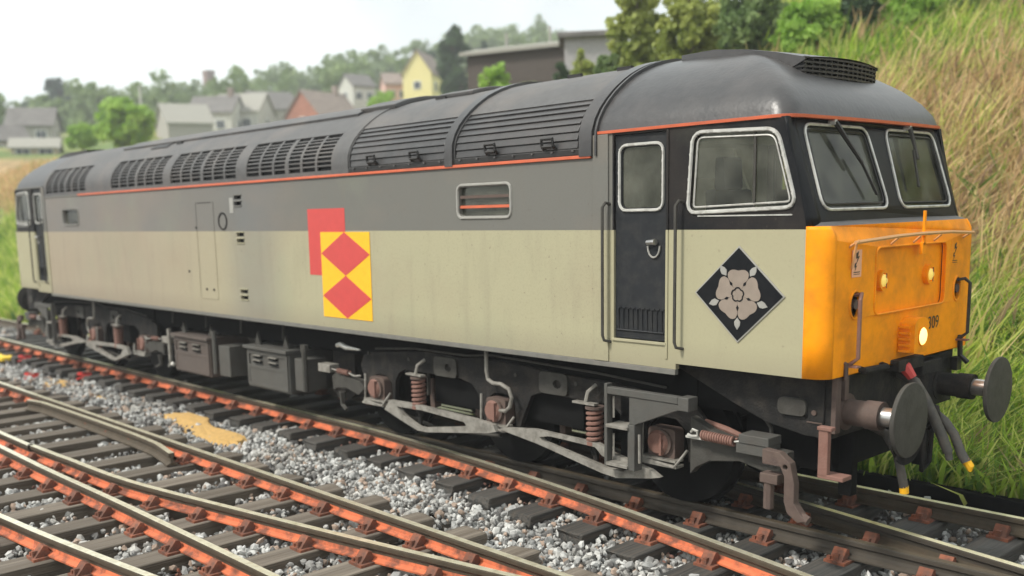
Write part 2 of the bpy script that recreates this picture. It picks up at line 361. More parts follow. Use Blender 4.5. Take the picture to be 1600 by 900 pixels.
# ---- main roof
g = MB(); rpatch(g, XA, XB, .0, RT, -.075, .03, 40); g.build('roof_shell', M['void'], loco, smooth=True)
rf = MB()
rpatch(rf, XA, XB, .62, RT-.62, 0, .05, 30)                       # crown
def mirror_s(a, b): return (RT-b, RT-a)
GR = [(-16.0, -14.05), (-12.92, -10.95), (-10.68, -8.68), (-8.38, -6.36)]   # grille panels
LV = [(-5.98, -4.25), (-4.10, -2.38)]                                       # louvred doors
edges = sorted([XA]+[v for g_ in GR+LV for v in g_]+[XB])
bands = [(edges[i], edges[i+1]) for i in range(0, len(edges), 2)]
for a, b in bands:
    rpatch(rf, a, b, .008, .62, 0, .05, 10); rpatch(rf, a, b, *mirror_s(.008, .62), 0, .05, 10)
for a, b in GR+LV:
    lo = .075 if (a, b) in GR else .085
    rpatch(rf, a, b, .008, lo, 0, .05, 2); rpatch(rf, a, b, *mirror_s(.008, lo), 0, .05, 2)
    if (a, b) in GR: rpatch(rf, a, b, .585, .62, 0, .05, 2); rpatch(rf, a, b, *mirror_s(.585, .62), 0, .05, 2)
rf.build('roof', M['roofd'], loco, smooth=True)
for gi, (a, b) in enumerate(GR):
    base = MB(); rpatch(base, a+.002, b-.002, .08, .58, -.045, .01, 10)
    gp = base.build('roof_grille', M['void'], loco, smooth=True)
    nb = 6; W = (b-a); bars = []
    for k in range(nb+1):
        wdt = .045 if k == 3 else .026
        if k in (0, nb): continue
        x = a+W*k/nb; mb = MB(); rpatch(mb, x-wdt, x+wdt, .077, .583, -.006, .022, 10); mb.build('grille_upright', M['roofd'], gp, smooth=True)
    for k in range(1, 9):
        s = .08+.5*k/9; mb = MB(); rpatch(mb, a+.003, b-.003, s-.009, s+.009, -.008, .018, 1); mb.build('grille_slat', M['roofd'], gp)
    copyobj(gp, loco, sy=-1)
for gi, (a, b) in enumerate(LV):
    base = MB(); rpatch(base, a+.01, b-.01, .09, .62, -.05, .01, 10); lp = base.build('roof_louvre_door', M['void'], loco, smooth=True)
    n = 7; lo, hi = .09, .625
    for k in range(n):
        s0 = lo+(hi-lo)*k/n; s1_ = lo+(hi-lo)*(k+1)/n-.004
        sl = MB(); ya, za = rprof(s0, .004); yb, zb = rprof(s1_, -.012); yc, zc = rprof(s1_, -.03); yd, zd = rprof(s0, -.03)
        x0, x1 = a+.02, b-.02
        sl.add([(x0, ya, za), (x1, ya, za), (x1, yb, zb), (x0, yb, zb), (x0, yd, zd), (x1, yd, zd), (x1, yc, zc), (x0, yc, zc)], [(0, 1, 2, 3), (4, 7, 6, 5), (0, 4, 5, 1), (3, 2, 6, 7), (0, 3, 7, 4), (1, 5, 6, 2)])
        sl.build('louvre_slat', M['roof'], lp, bevel=.004)
    for x in ((-5.50, -4.72) if gi == 0 else (-3.52, -2.74)):
        y, z = rprof(.12, .012); y2, z2 = rprof(.19, .02)
        mb = MB().tube([(x-.07, y, z-.02), (x-.07, y-.03, z+.01), (x-.07, y2-.03, z2), (x+.07, y2-.03, z2), (x+.07, y-.03, z+.01), (x+.07, y, z-.02)], .016, 6)
        mb.tube([(x-.07, y-.03, z), (x+.07, y-.03, z)], .016, 6)
        mb.build('door_hoop', M['ink'], lp)
    # dark riveted strip below the door
    mb = MB(); rpatch(mb, a-.02, b+.02, .03, .078, .012, .02, 2); mb.build('hinge_strip', M['ink'], lp)
    x = a+.1
    while x < b: y, z = rprof(.068, .016); MB().box(x-.012, x+.012, y-.012, y+.006, z-.008, z+.006).build('rivet', M['roofd'], lp); x += .26
    copyobj(lp, loco, sy=-1)
for a, b in ((-6.32, -6.0), (-4.235, -4.115), (-2.36, -2.21), (-2.175, -2.155)):
    mb = MB(); h = .03 if a != -6.32 else .012; rpatch(mb, a, b, .01, RT-.01, h, h+.02, 34); mb.build('roof_rib', M['roof'] if a > -6 else M['roofd'], loco, smooth=True)
mb = MB(); rpatch(mb, -13.6, -6.55, 1.02, RT-1.02, .03, .03, 16); mb.build('roof_walkway', M['roofd'], loco, smooth=True)
mb = MB(); rpatch(mb, -6.6, -5.9, 1.12, RT-1.12, .055, .055, 14); rpatch(mb, -5.3, -4.7, 1.3, RT-1.3, .045, .045, 10); mb.build('roof_hatch', M['roofd'], loco, smooth=True, bevel=.01)
mb = MB(); rpatch(mb, -12.2, -11.6, .86, 1.02, .014, .02, 4); mb.build('roof_port', M['ink'], loco)
mb = MB()
for x, s in ((-4.9, 1.35), (-5.25, 1.3), (-3.3, 1.45), (-2.6, 1.4), (-11.3, .95)):
    y, z = rprof(s, 0); MB().box(x-.09, x+.09, y-.02, y+.02, z-.01, z+.03).build('roof_lug', M['ink'], loco)

# ---- cab (near end); copies make the far end
cabp = []
def C_(o): cabp.append(o); return o
XF0, XF1 = -.105, -.285      # side sheet ends at these x (waist, top)
def xside(z): return XF0 if z < 2.57 else XF0+(XF1-XF0)*(z-2.57)/(3.4-2.57)
win = rpoly([(-1.165, 2.70), (-.205, 2.73), (-.375, 3.30), (-1.125, 3.325)], [.07, .09, .09, .09])
dopen = rect(-1.975, -1.405, 1.58, 3.375)
outer = [(-2.15, ZB+.03), (-1.29, ZB+.03), (-1.29, 1.405), (XF0, 1.405), (XF0, 2.57), (XF1, 3.4), (-2.15, 3.4)]
for sy in (1, -1):
    o = MB().prism(outer, 0, .05, 'y', [win, dopen]).build('cab_side', M['cab'], loco) if sy == 1 else copyobj(cabp[0], loco, sy=-1)
    C_(o)
# raised pilaster behind the door + door surround
o = C_(MB().box(-2.21, -2.03, -.014, .0, ZB+.03, 3.39).build('door_pilaster', M['body'], loco, bevel=.006)); C_(copyobj(o, loco, sy=-1))
o = C_(MB().box(-1.40, -1.375, -.010, .0, 1.44, 3.38).build('door_strap', M['cab'], loco, bevel=.003)); C_(copyobj(o, loco, sy=-1))
o = C_(MB().box(-1.99, -1.39, -.014, .03, 1.555, 1.58).build('door_step', M['cream'], loco, bevel=.003)); C_(copyobj(o, loco, sy=-1))
# door
dwin = rpoly(rect(-1.90, -1.47, 2.74, 3.26), .06)
d = C_(MB().prism(rect(-1.97, -1.41, 1.585, 3.37), .022, .05, 'y', [dwin]).build('cab_door', M['door'], loco))
frame_of(offs(dwin, .022), 'window_frame', d, y=.016, rr=.014)
MB().prism(dwin, .035, .041, 'y').build('window_glass', M['glass'], d)
mb = MB()
for i in range(10):
    x = -1.93+i*.053; mb.tube([(x, .02, 1.66), (x, .012, 1.85), (x+.032, .012, 1.86)], .006, 5)
mb.tube([(-1.95, .016, 1.655), (-1.43, .016, 1.655)], .008, 5); mb.build('kick_grille', M['door'], d)
MB().tube([(-1.60, .0, 2.44), (-1.50, -.02, 2.445)], [.022, .028], 8).build('door_handle', M['steel'], d, smooth=True)
MB().tube([(-1.605+.065*(1-math.cos(a)), .012, 2.41-.10*math.sin(a)) for a in [i*math.pi/8 for i in range(9)]], .009, 6).build('handle_guard', M['silver2'], d)
dc = copyobj(d, loco, sy=-1); C_(dc)
# handrails
for x in (-2.05, -1.255):
    mb = MB().tube([(x+.03, .0, 2.78), (x+.02, -.05, 2.79), (x, -.07, 2.75), (x, -.07, 1.60), (x+.01, -.06, 1.555), (x+.04, .0, 1.54)], .014, 6)
    o = C_(mb.build('handrail', M['underl'], loco, smooth=True)); C_(copyobj(o, loco, sy=-1))
# side window
fr = C_(frame_of(offs(win, .014), 'cab_window', loco, y=-.004, rr=.016))
MB().prism(win, .020, .026, 'y').build('window_glass', M['glass'], fr)
MB().box(-.575, -.555, .008, .019, 2.72, 3.31).build('window_divider', M['underl'], fr)
f2 = MB().tube([(p[0], .012, p[1]) for p in offs(win, -.03)], .008, 5, closed=True).build('inner_rail', M['frame'], fr)
C_(copyobj(fr, loco, sy=-1))
o = C_(MB().box(-1.08, -.22, -.008, 0, 2.655, 2.665).build('window_sill', M['frame'], loco)); C_(copyobj(o, loco, sy=-1))
o = C_(MB().tube([(-1.385, -.004, 1.56), (-1.385, -.004, 3.36)], .004, 4).build('panel_joint', M['under'], loco)); C_(copyobj(o, loco, sy=-1))
# front upper: raked sheet with two windscreens
def xfront(y, z):
    t = (z-2.6)/(3.4-2.6); e = abs(y-1.35)/1.25
    return -.052-.25*t+.022*(1-e**2)
def fmap(x, y, z): return (xfront(y, z)+x, y, z)
ws = [rpoly([(.205, 2.705), (1.225, 2.705), (1.17, 3.335), (.225, 3.335)], [.10, .10, .09, .09])]
ws.append([(2.7-y, z) for y, z in ws[0]][::-1])
ywin = [.13, 2.57]
fo = C_(MB().prism([(.13, 2.57), (2.57, 2.57), (2.57, 3.4), (.13, 3.4)][0:1]+[(.13+i*.1220, 2.57) for i in range(1, 20)]+[(2.57, 2.57), (2.57, 3.4)]+[(2.57-i*.122, 3.4) for i in range(1, 20)]+[(.13, 3.4)], -.04, 0, 'x', ws, fmap).build('cab_front_upper', M['black'], loco))
for wv in ws:
    P = [fmap(.004, y, z) for y, z in offs(wv, .015)]
    fr = C_(MB().tube(P, .013, 6, closed=True).build('windscreen', M['frame'], loco))
    MB().prism(wv, -.028, -.022, 'x', (), fmap).build('window_glass', M['glass'], fr)
    MB().tube([fmap(-.004, y, z) for y, z in offs(wv, -.028)], .008, 5, closed=True).build('window_seal', M['ink'], fr)
# wipers
def wiper(y0, z0, y1, z1, ym, zm):
    mb = MB().tube([fmap(.05, y0, z0), fmap(.06, ym, zm)], [.022, .014], 6).tube([fmap(.045, ym-.01, zm+.08), fmap(.035, y1, z1)], .012, 6)
    return mb
w1 = C_(wiper(.62, 3.375, 1.02, 2.80, .86, 3.05).build('wiper', M['ink'], loco)); MB().cyl(fmap(0, .62, 3.375), fmap(.06, .62, 3.375), .025, 8).build('wiper_pivot', M['frame'], w1)
w2 = C_(wiper(1.93, 3.375, 1.83, 2.86, 1.90, 3.10).build('wiper', M['underl'], loco)); MB().cyl(fmap(0, 1.93, 3.375), fmap(.06, 1.93, 3.375), .025, 8).build('wiper_pivot', M['frame'], w2)
# corner posts (upper black)
def corner(mb, prof_side, prof_front, zs, n=6, flip=False):
    """loft between the side sheet end and the front sheet end, rounded"""
    rings = []
    for z in zs:
        a = Vector(prof_side(z)); b = Vector(prof_front(z)); c = Vector((b[0]-.012, a[1])) if not flip else Vector((b[0]-.012, a[1]))
        rings.append([tuple(a*(1-t)**2+c*2*t*(1-t)+b*t*t)+(z,) for t in [i/n for i in range(n+1)]])
    vs = [p for r in rings for p in r]; k = n+1
    fs = [(i*k+j, i*k+j+1, (i+1)*k+j+1, (i+1)*k+j) for i in range(len(zs)-1) for j in range(n)]
    return mb.add(vs, fs)
for s in (1, -1):
    yy = (lambda y: y) if s == 1 else (lambda y: 2.7-y)
    o = corner(MB(), lambda z: (xside(z), yy(0)), lambda z: (xfront(.13, z), yy(.13)), [2.57+.083*i for i in range(11)]).build('cab_corner_post', M['black'], loco, smooth=True)
    sol = o.modifiers.new('thick', 'SOLIDIFY'); sol.thickness = .02; sol.offset = -1 if s == 1 else -1
    C_(o)
# front lower: yellow
def xlow(y): e = min(1, abs(y-1.35)/1.23); return .085+.035*(1-e*e)
def lmap(x, y, z):
    t = max(0, (z-2.46)/.11); return (xlow(y)+x-.05*t*t, y, z)
ys = [.12+i*.123 for i in range(21)]
pan = rpoly(rect(.70, 2.0, 1.85, 2.385), .07)
jl, jr = circ(.41, 1.955, .085, 16, .11), circ(2.29, 1.955, .085, 16, .11)
lo_ = [(y, 1.405) for y in ys]+[(2.58, 2.46)]+[(y, 2.57) for y in ys[::-1]]+[(.12, 2.46)]
fl = C_(MB().prism(lo_, -.03, 0, 'x', [pan, jl, jr], lmap).build('cab_front_lower', M['yellow'], loco))
# skirt recesses
mb = MB().prism(offs(pan, .01), -.062, -.040, 'x', (), lambda x, y, z: (xlow(y)+x, y, z)); mb.build('headcode_panel', M['yellow'], fl)
mb = MB()
for k, (a, b) in enumerate(zip(pan, pan[1:]+pan[:1])):
    pass
mb.tube([(xlow(y)+.002, y, z) for y, z in pan], .009, 6, closed=True); mb.build('panel_rim', M['yellow'], fl)
for jj in (jl, jr):
    mb = MB().prism(offs(jj, .01), -.10, -.08, 'x', (), lambda x, y, z: (xlow(y)+x, y, z)).build('jumper_recess', M['rustd'], fl)
    cyy = sum(p[0] for p in jj)/len(jj)
    MB().tube([(xlow(y)+.002, y, z) for y, z in jj], .010, 5, closed=True).build('recess_rim', M['yellow'], fl)
    MB().cyl((xlow(cyy)-.08, cyy+.02, 1.955), (xlow(cyy)+.0, cyy+.02, 1.955), .04, 10).build('jumper_socket', M['rustd'], fl)
for s in (1, -1):
    yy = (lambda y: y) if s == 1 else (lambda y: 2.7-y)
    o = corner(MB(), lambda z: (XF0, yy(0)), lambda z: (lmap(0, .12, z)[0], yy(.12)), [1.405, 1.7, 2.0, 2.3, 2.46, 2.50, 2.54, 2.57], 8).build('cab_corner', M['yellow'], loco, smooth=True)
    sol = o.modifiers.new('thick', 'SOLIDIFY'); sol.thickness = .02
    C_(o)
# ledge between yellow nose and black windscreen panel
led = MB(); vs = []
for y in [0.0]+ys+[2.7]:
    e = 0 if .1 < y < 2.6 else 1
    xo = XF0 if e else lmap(0, y, 2.57)[0]
    vs += [(xo, y, 2.57), (XF0-.03 if e else xfront(y, 2.6)-.02, min(max(y, .02), 2.68), 2.605)]
fs = [(2*i, 2*i+2, 2*i+3, 2*i+1) for i in range(len(ys)+1)]
led.add(vs, fs); C_(led.build('nose_ledge', M['roofd'], loco, smooth=True))
# dome
def base_contour():
    P = []
    for i in range(14): P.append((-2.15+i*(1.73/13), 0))
    a = Vector((-.42, 0)); c = Vector((-.275, 0)); b = Vector((-.255, .16))
    for i in range(1, 7): t = i/6; P.append(tuple(a*(1-t)**2+c*2*t*(1-t)+b*t*t))
    for i in range(1, 13):
        y = .16+(1.35-.16)*i/12; e = (1.35-y)/1.19; P.append((-.255+.035*(1-e*e), y))
    return P+[(x, 2.7-y) for x, y in P[-2::-1]]
BC = base_contour()
fz = [((RP[i][0])/1.35, (RP[i][1]-3.41)) for i in range(1, 11)]
def fh(d):
    for (a, za), (b, zb) in zip(fz, fz[1:]):
        if d <= b: return za+(zb-za)*(d-a)/(b-a)
    return fz[-1][1]
ds = [0, .012, .026, .05, .08, .12, .17, .23, .30, .38, .47, .57, .68, .8, .9, 1.0]
dome = MB(); nb = len(BC); vs = []
for d_ in ds:
    for (x, y) in BC:
        tx = min(x, -1.72); w_ = max(0, min(1, (x+1.72)/1.0))
        dd = d_
        fx = d_
        px = x+(tx-x)*fx; py = y+(1.35-y)*d_
        vs.append((px, py, 3.41+fh(d_)*(1-.0*w_)))
for i in range(len(ds)-1):
    for j in range(nb-1):
        dome.f.append((i*nb+j, i*nb+j+1, (i+1)*nb+j+1, (i+1)*nb+j)); dome.m.append(0)
dome.v = vs
C_(dome.build('cab_roof_dome', M['roof'], loco, smooth=True))
# orange stripe wrapped round the cab above the windows
sec = [(-.0, 3.392), (.016, 3.394), (.018, 3.418), (.0, 3.424)]
stp = MB(); vs = []
for i, (x, y) in enumerate(BC):
    a = Vector(BC[max(i-1, 0)]); b = Vector(BC[min(i+1, nb-1)]); t = (b-a).normalized(); nn = Vector((t.y, -t.x))
    for o_, z in [(-.03, 3.392)]+sec[1:3]+[(-.03, 3.424)]:
        vs.append((x+nn.x*o_, y+nn.y*o_, z))
fs = []
for i in range(nb-1):
    for j in range(4): fs.append((i*4+j, i*4+(j+1) % 4, i*4+4+(j+1) % 4, i*4+4+j))
stp.add(vs, fs+[(0, 1, 2, 3), tuple((nb-1)*4+j for j in (3, 2, 1, 0))]); C_(stp.build('cab_stripe', M['stripe'], loco, smooth=True))
# front header closing strip under the stripe
hd = MB(); vs = []
for i, (x, y) in enumerate(BC):
    if x < -.45: continue
    yi = min(max(y, .03), 2.67); vs += [(x-.01, y, 3.40), (min(x-.02, xfront(yi, 3.37)-.02), yi, 3.385)]
fs = [(2*i, 2*i+2, 2*i+3, 2*i+1) for i in range(len(vs)//2-1)]
C_(hd.add(vs, fs).build('brow_soffit', M['black'], loco))
# roof grille with scoop
def gbar(mb, z0, z1, x0, x1, hw, bow=.07, mi=0, n=10):
    pts = []
    for i in range(n+1):
        y = 1.35-hw+2*hw*i/n; e = (y-1.35)/hw; pts.append((x1+bow*(1-e*e), y))
    poly = pts+[(x0, 1.35+hw), (x0, 1.35-hw)]
    return mb.prism([(p[0], p[1]) for p in poly], z0, z1, 'z', mi=mi)
HW = .62
grl = C_(gbar(MB(), 3.70, 3.92, -1.2, -.60, HW-.01, .05).build('horn_grille', M['void'], loco))
for k in range(6):
    z = 3.742+k*.035; gbar(MB(), z, z+.016, -1.0, -.575, HW, .06).build('grille_slat', M['ink'], grl)
mb = MB()
for i in range(15):
    y = 1.35-HW+.02+i*(2*HW-.04)/14; e = (y-1.35)/HW; x = -.578+.06*(1-e*e); MB().box(x-.02, x+.002, y-.006, y+.006, 3.72, 3.925).build('grille_bar', M['ink'], grl)
sp = MB(); n = 8; vs = []
for j, (x, hw, z) in enumerate(((-.565, HW+.01, 3.925), (-.85, HW+.01, 4.0), (-1.15, HW-.01, 4.06), (-1.5, HW-.08, 4.11), (-1.98, HW-.26, 4.135))):
    for i in range(n+1):
        y = 1.35-hw+2*hw*i/n; e = (y-1.35)/hw; vs.append((x+(.06*(1-e*e) if j == 0 else 0), y, z+.02*(1-e*e)))
    vs += [(x, 1.35+hw, z-(.22 if j else .02)), (x, 1.35-hw, z-(.22 if j else .02))]
k = n+3; fs = [(i*k+j, i*k+(j+1) % k, (i+1)*k+(j+1) % k, (i+1)*k+j) for i in range(4) for j in range(k)]
# front edge lip of the scoop, thin
C_(sp.add(vs, fs).build('grille_scoop', M['roof'], loco, smooth=True))
# cab interior: floor, bulkhead, lining, desk, seats
C_(MB().box(-2.10, -2.06, .06, 2.64, 1.5, 3.4).build('cab_bulkhead', M['inner'], loco))
C_(MB().box(-2.04, -.42, .08, 2.62, 3.36, 3.375).build('cab_ceiling', M['innerl'], loco))
C_(MB().box(-2.06, -.05, .06, 2.64, 1.50, 1.54).build('cab_floor', M['inner'], loco))
C_(MB().prism([(-.60, 1.55), (-.04, 1.55), (-.06, 2.62), (-.30, 2.62), (-.50, 2.48), (-.60, 2.40)], .12, 2.58, 'y').build('driver_desk', M['seat'], loco))
C_(MB().prism([(-2.05, 1.6), (-1.15, 1.6), (-1.16, 2.68), (-1.42, 3.25), (-2.05, 3.3)], 1.0, 1.04, 'y', [rect(-1.9, -1.5, 2.2, 3.0)]).build('partition', M['innerl'], loco))
def seat(x, y):
    mb = MB().prism(rpoly([(x-.25, 2.05), (x+.25, 2.05), (x+.25, 2.17), (x-.25, 2.17)], .04), y-.27, y+.27, 'y')
    mb.prism(rpoly([(x-.30, 2.1), (x-.18, 2.1), (x-.26, 2.88), (x-.37, 2.88)], .04), y-.28, y+.28, 'y')
    mb.prism(rpoly([(x-.37, 2.88), (x-.26, 2.88), (x-.28, 3.16), (x-.36, 3.16)], .03), y-.14, y+.14, 'y')
    mb.cyl((x, y, 1.54), (x, y, 2.06), .07, 10)
    return mb.build('cab_seat', M['seat'], loco, bevel=.02)
C_(seat(-.95, .72)); C_(seat(-1.0, 1.98))
# mirror the cab to the far end
for o in list(cabp):
    c = copyobj(o, loco, sx=-.85, dx=-1.0515)
    if o.name.startswith(('cab_front_lower', 'cab_corner', 'cab_stripe')) and 'post' not in o.name:
        c.data = o.data.copy(); c.data.materials.clear(); c.data.materials.append(M['grey' if 'stripe' in o.name else 'cream'])
# underside skirt of the cab
for s in (1, -1):
    for e in (1, -1):
        o = MB().prism([(-1.44, 1.41), (-.03, 1.41), (-.03, .90), (-.20, .905), (-.54, .965), (-.86, 1.09), (-1.44, 1.34)], .22, .28, 'y').build('buffer_beam_side', M['underl'] if 0 else M['under'], loco, bevel=.006) if (s, e) == (1, 1) else copyobj(bbs, loco, sx=e, sy=s)
        if (s, e) == (1, 1):
            bbs = o
            MB().prism(rpoly(rect(-.42, -.17, 1.06, 1.20), .055), .19, .22, 'y').build('sand_filler', M['underl'], o, bevel=.008)
            MB().cyl((-.11, .21, 1.10), (-.11, .222, 1.10), .022, 10).build('bolt_hole', M['rustd'], o)
            MB().box(-.17, -.04, .212, .22, 1.015, 1.025).build('seam', M['rustd'], o)
hb = MB().box(-.03, .03, .24, 2.46, .90, 1.40).build('headstock', M['under'], loco, bevel=.006); copyobj(hb, loco, sx=-1)
# buffers
def buffer_(y):
    bz = 1.09
    b = MB().tube([(.02, y, bz), (.04, y, bz), (.045, y, bz)], [.15, .15, .105], 20)
    b.tube([(.04, y, bz), (.20, y, bz), (.202, y, bz), (.33, y, bz)], [.105, .105, .115, .115], 20)
    o = b.build('buffer', M['rustd'] if y < 1 else M['under'], loco, smooth=True)
    MB().cyl((.33, y, bz), (.50, y, bz), .075, 20).build('buffer_shank', M['steel'], o, smooth=True)
    hd = MB().tube([(.49, y, bz), (.515, y, bz), (.535, y, bz), (.548, y, bz), (.556, y, bz)], [.10, .285, .292, .288, .24], 40, caps=True)
    hd.build('buffer_head', M['underl'], o, smooth=True)
    return o
ba = buffer_(.47); bb = buffer_(2.20)
mb = MB()
for i in range(60):
    a = -2.2+i*2.3/60*1.0
    if i > 44: break
    yc, zc = .54, 1.035
    p = Vector((.50, yc+.31*math.cos(a-.05), zc+.31*math.sin(a-.05))); q = Vector((.50, yc+.25*math.cos(a-.05), zc+.25*math.sin(a-.05)))
    mb.tube([q, p], .008, 4)
mb.prism(circ(.54, 1.035, .28, 40), .475, .49, 'x'); mb.build('buffer_rim', M['under'], ba)
for o in (ba, bb): copyobj(o, loco, sx=-1)
# lamp irons, brackets, pipes along the headstock
mb = MB().box(.13, .15, 1.46, 1.49, 2.37, 2.66).box(.13, .19, 1.42, 1.53, 2.455, 2.47).box(.12, .15, 1.44, 1.51, 2.30, 2.40); mb.build('lamp_iron', M['yellow'], loco, bevel=.003)
hr = MB().tube([(.155, .27, 2.44), (.165, .34, 2.445), (.17, .6, 2.455), (.185, .9, 2.468), (.19, 1.35, 2.475), (.185, 1.9, 2.472), (.165, 2.42, 2.45)], .016, 6)
for y in (.30, .95, 1.35, 1.75, 2.38): hr.tube([(xlow(y)-.01, y, 2.40), (.17, y, 2.455)], .010, 5)
hr.tube([(.15, .30, 2.44), (.11, .31, 2.24)], .010, 5); hr.build('front_handrail', mat('rail_tan', (.62, .33, .13), .5, dirt=(.3, .2, .12), damt=.6, dscale=12), loco, smooth=True)
for y, s in ((.40, -1), (2.30, 1)):
    yb = .33 if s < 0 else 2.38
    MB().tube([(xlow(y)-.0, y, 2.03), (xlow(y)+.06, y+s*.01, 2.045), (xlow(y)+.08, yb+.05*-s*0, 2.0), (xlow(y)+.08, yb, 1.55), (xlow(y)+.02, yb, 1.50), (xlow(y)+.0, yb, 1.49)], .016, 6).build('front_grab_rail', M['rust'] if s < 0 else M['underl'], loco, smooth=True)
    MB().box(xlow(y)-.01, xlow(y)+.09, yb-.03, yb+.03, 1.475, 1.49).build('grab_rail_foot', M['rust'], loco)
# marker lights
for y in (.857, 1.718):
    b = MB().prism(circ(y, 2.115, .086, 24), .05, .115, 'x', [circ(y, 2.115, .064, 24)]).build('marker_light', M['yellow'], loco, smooth=True)
    MB().cyl((.05, y, 2.115), (.086, y, 2.115), .066, 20).build('lamp_well', M['rustd'], b)  # dark ring puts the shade around the lens into the colour
    MB().tube([(.085, y, 2.115), (.112, y, 2.115), (.13, y, 2.115)], [.056, .050, .02], 16).build('lamp_lens', M['lamp'], b, smooth=True)
    MB().tube([(.128, y+.02*math.cos(a), 2.115+.06*math.sin(a)) for a in (1.57, -1.57)], .004, 4).build('lamp_bar', M['rustd'], b)
# headlight box
hx = MB().prism(rpoly([(1.20, 1.49), (1.46, 1.49), (1.46, 1.74), (1.40, 1.78), (1.26, 1.78), (1.20, 1.74)], .02), .09, .225, 'x').build('headlight', M['yellow'], loco, bevel=.008)
MB().prism(circ(1.345, 1.625, .085, 20), .226, .232, 'x', [circ(1.345, 1.625, .074, 20)]).build('lamp_ring', M['yellow'], hx)
MB().tube([(.224, 1.345, 1.625), (.236, 1.345, 1.625), (.246, 1.345, 1.625)], [.076, .066, .03], 20).build('lamp_lens', M['hlamp'], hx, smooth=True)
mb = MB()
for i in range(5): MB().box(.10, .19, 1.17, 1.205, 1.50+i*.05, 1.52+i*.05).build('cooling_fin', M['yellow'], hx)
# overhead-line warning stickers and number
def lightning(mb, x, y, z, s):
    pts = [(y-.25*s, z+.35*s), (y+.15*s, z+.5*s), (y+.02*s, z+.08*s), (y+.3*s, z+.14*s), (y-.2*s, z-.5*s), (y-.05*s, z-.02*s), (y-.3*s, z-.08*s)]
    mb.prism(pts, x, x+.001, 'x')
for y0, mm in ((.405, 'wstick'), (2.20, 'yellow')):
    x = xlow(y0)
    s1 = MB().prism(rect(y0-.075, y0+.075, 2.17, 2.38), x+.001, x+.004, 'x').build('warning_sticker', M[mm], loco)
    s2 = MB(); lightning(s2, x+.0045, y0+.01, 2.32, .10); lightning(s2, x+.0045, y0-.02, 2.25, .07); s2.box(x+.0045, x+.0055, y0-.05, y0+.05, 2.19, 2.195); s2.box(x+.0045, x+.0055, y0-.05, y0+.05, 2.205, 2.212)
    s2.build('lightning_mark', M['ink'], s1)
def text(body, size, loc, rot, mt, parent, name, sx=1):
    cu = bpy.data.curves.new(name, 'FONT'); cu.body = body; cu.size = size; cu.extrude = .0008; cu.align_x = 'CENTER'; cu.align_y = 'CENTER'
    t = bpy.data.objects.new('t', cu); col.objects.link(t); dg = bpy.context.evaluated_depsgraph_get(); me = bpy.data.meshes.new_from_object(t.evaluated_get(dg))
    bpy.data.objects.remove(t); o = bpy.data.objects.new(name, me); col.objects.link(o); me.materials.clear(); me.materials.append(mt)
    o.location = Vector(loc)-ORI[parent.name]; o.rotation_euler = rot; o.scale = (sx, 1, 1); o.parent = parent; ORI[o.name] = Vector(loc); return o
text('309', .155, (xlow(1.80)+.003, 1.795, 1.69), (R_(90), 0, R_(90)), M['ink'], loco, 'running_number', .95)
# ---- logo on the side and depot plaque
pr = MB().prism(rect(-6.93, -6.125, 2.0, 2.82), -.003, -.0005, 'y').build('red_panel', M['red'], loco)
py = MB().prism(rect(-6.655, -5.635, 1.488, 2.535), -.0065, -.0035, 'y').build('yellow_panel', M['ylw'], loco)
for zc in (2.272, 1.750):
    xc = -6.145; hx_, hz = .505, .262 if zc > 2 else .26
    MB().prism([(xc-hx_, zc), (xc, zc-hz), (xc+hx_, zc), (xc, zc+hz)], -.0095, -.007, 'y').build('red_diamond', M['red'], py)
X0, Z0, HX, HZ = -.677, 2.03, .40, .375
dp = MB().prism([(X0-HX-.016, Z0), (X0, Z0-HZ-.015), (X0+HX+.016, Z0), (X0, Z0+HZ+.015)], -.010, -.0005, 'y').build('depot_plaque', M['silver2'], loco)
MB().prism([(X0-HX, Z0), (X0, Z0-HZ), (X0+HX, Z0), (X0, Z0+HZ)], -.013, -.0105, 'y').build('plaque_field', M['black'], dp)
ro = MB()
for k in range(5):
    a = R_(90+72*k); c = Vector((math.cos(a), math.sin(a)))
    pet = []
    for q in range(19):
        th = -R_(35.2)+R_(70.4)*q/18; u_ = abs(th)/R_(35.2)
        rr = .197+.006*math.sin(u_*math.pi)-.034*u_**12-.004*math.cos(u_*6)
        pet.append((X0+rr*math.cos(a+th), Z0+rr*math.sin(a+th)))
    pet = [(X0, Z0)]+pet
    MB().prism(pet, -.016-.0003*k, -.0135, 'y').build('rose_petal', M['silver'], dp)
se = MB(); sl_ = MB()
for k in range(5):
    a = R_(54+72*k); c = Vector((math.cos(a), math.sin(a))); t = Vector((-c.y, c.x))
    P = [c*.185, c*.22+t*.028, c*.25+t*.024, c*.285, c*.25-t*.024, c*.22-t*.028]
    MB().prism([(X0+p.x, Z0+p.y) for p in P], -.0185, -.0135, 'y').build('rose_sepal', M['silver2'], dp)
    P = [c*.085, c*.105+t*.012, c*.135, c*.105-t*.012]; sl_.prism([(X0+p.x, Z0+p.y) for p in P], -.0195, -.018, 'y')
def lob(r): return [(X0+(r-r*.16*abs(math.cos(2.5*a+.785))**6)*math.cos(a), Z0+(r-r*.16*abs(math.cos(2.5*a+.785))**6)*math.sin(a)) for a in [2*math.pi*i/30 for i in range(30)]]
sl_.prism(lob(.062), -.0195, -.018, 'y', [lob(.050)])
sl_.build('rose_outline', M['black'], dp)

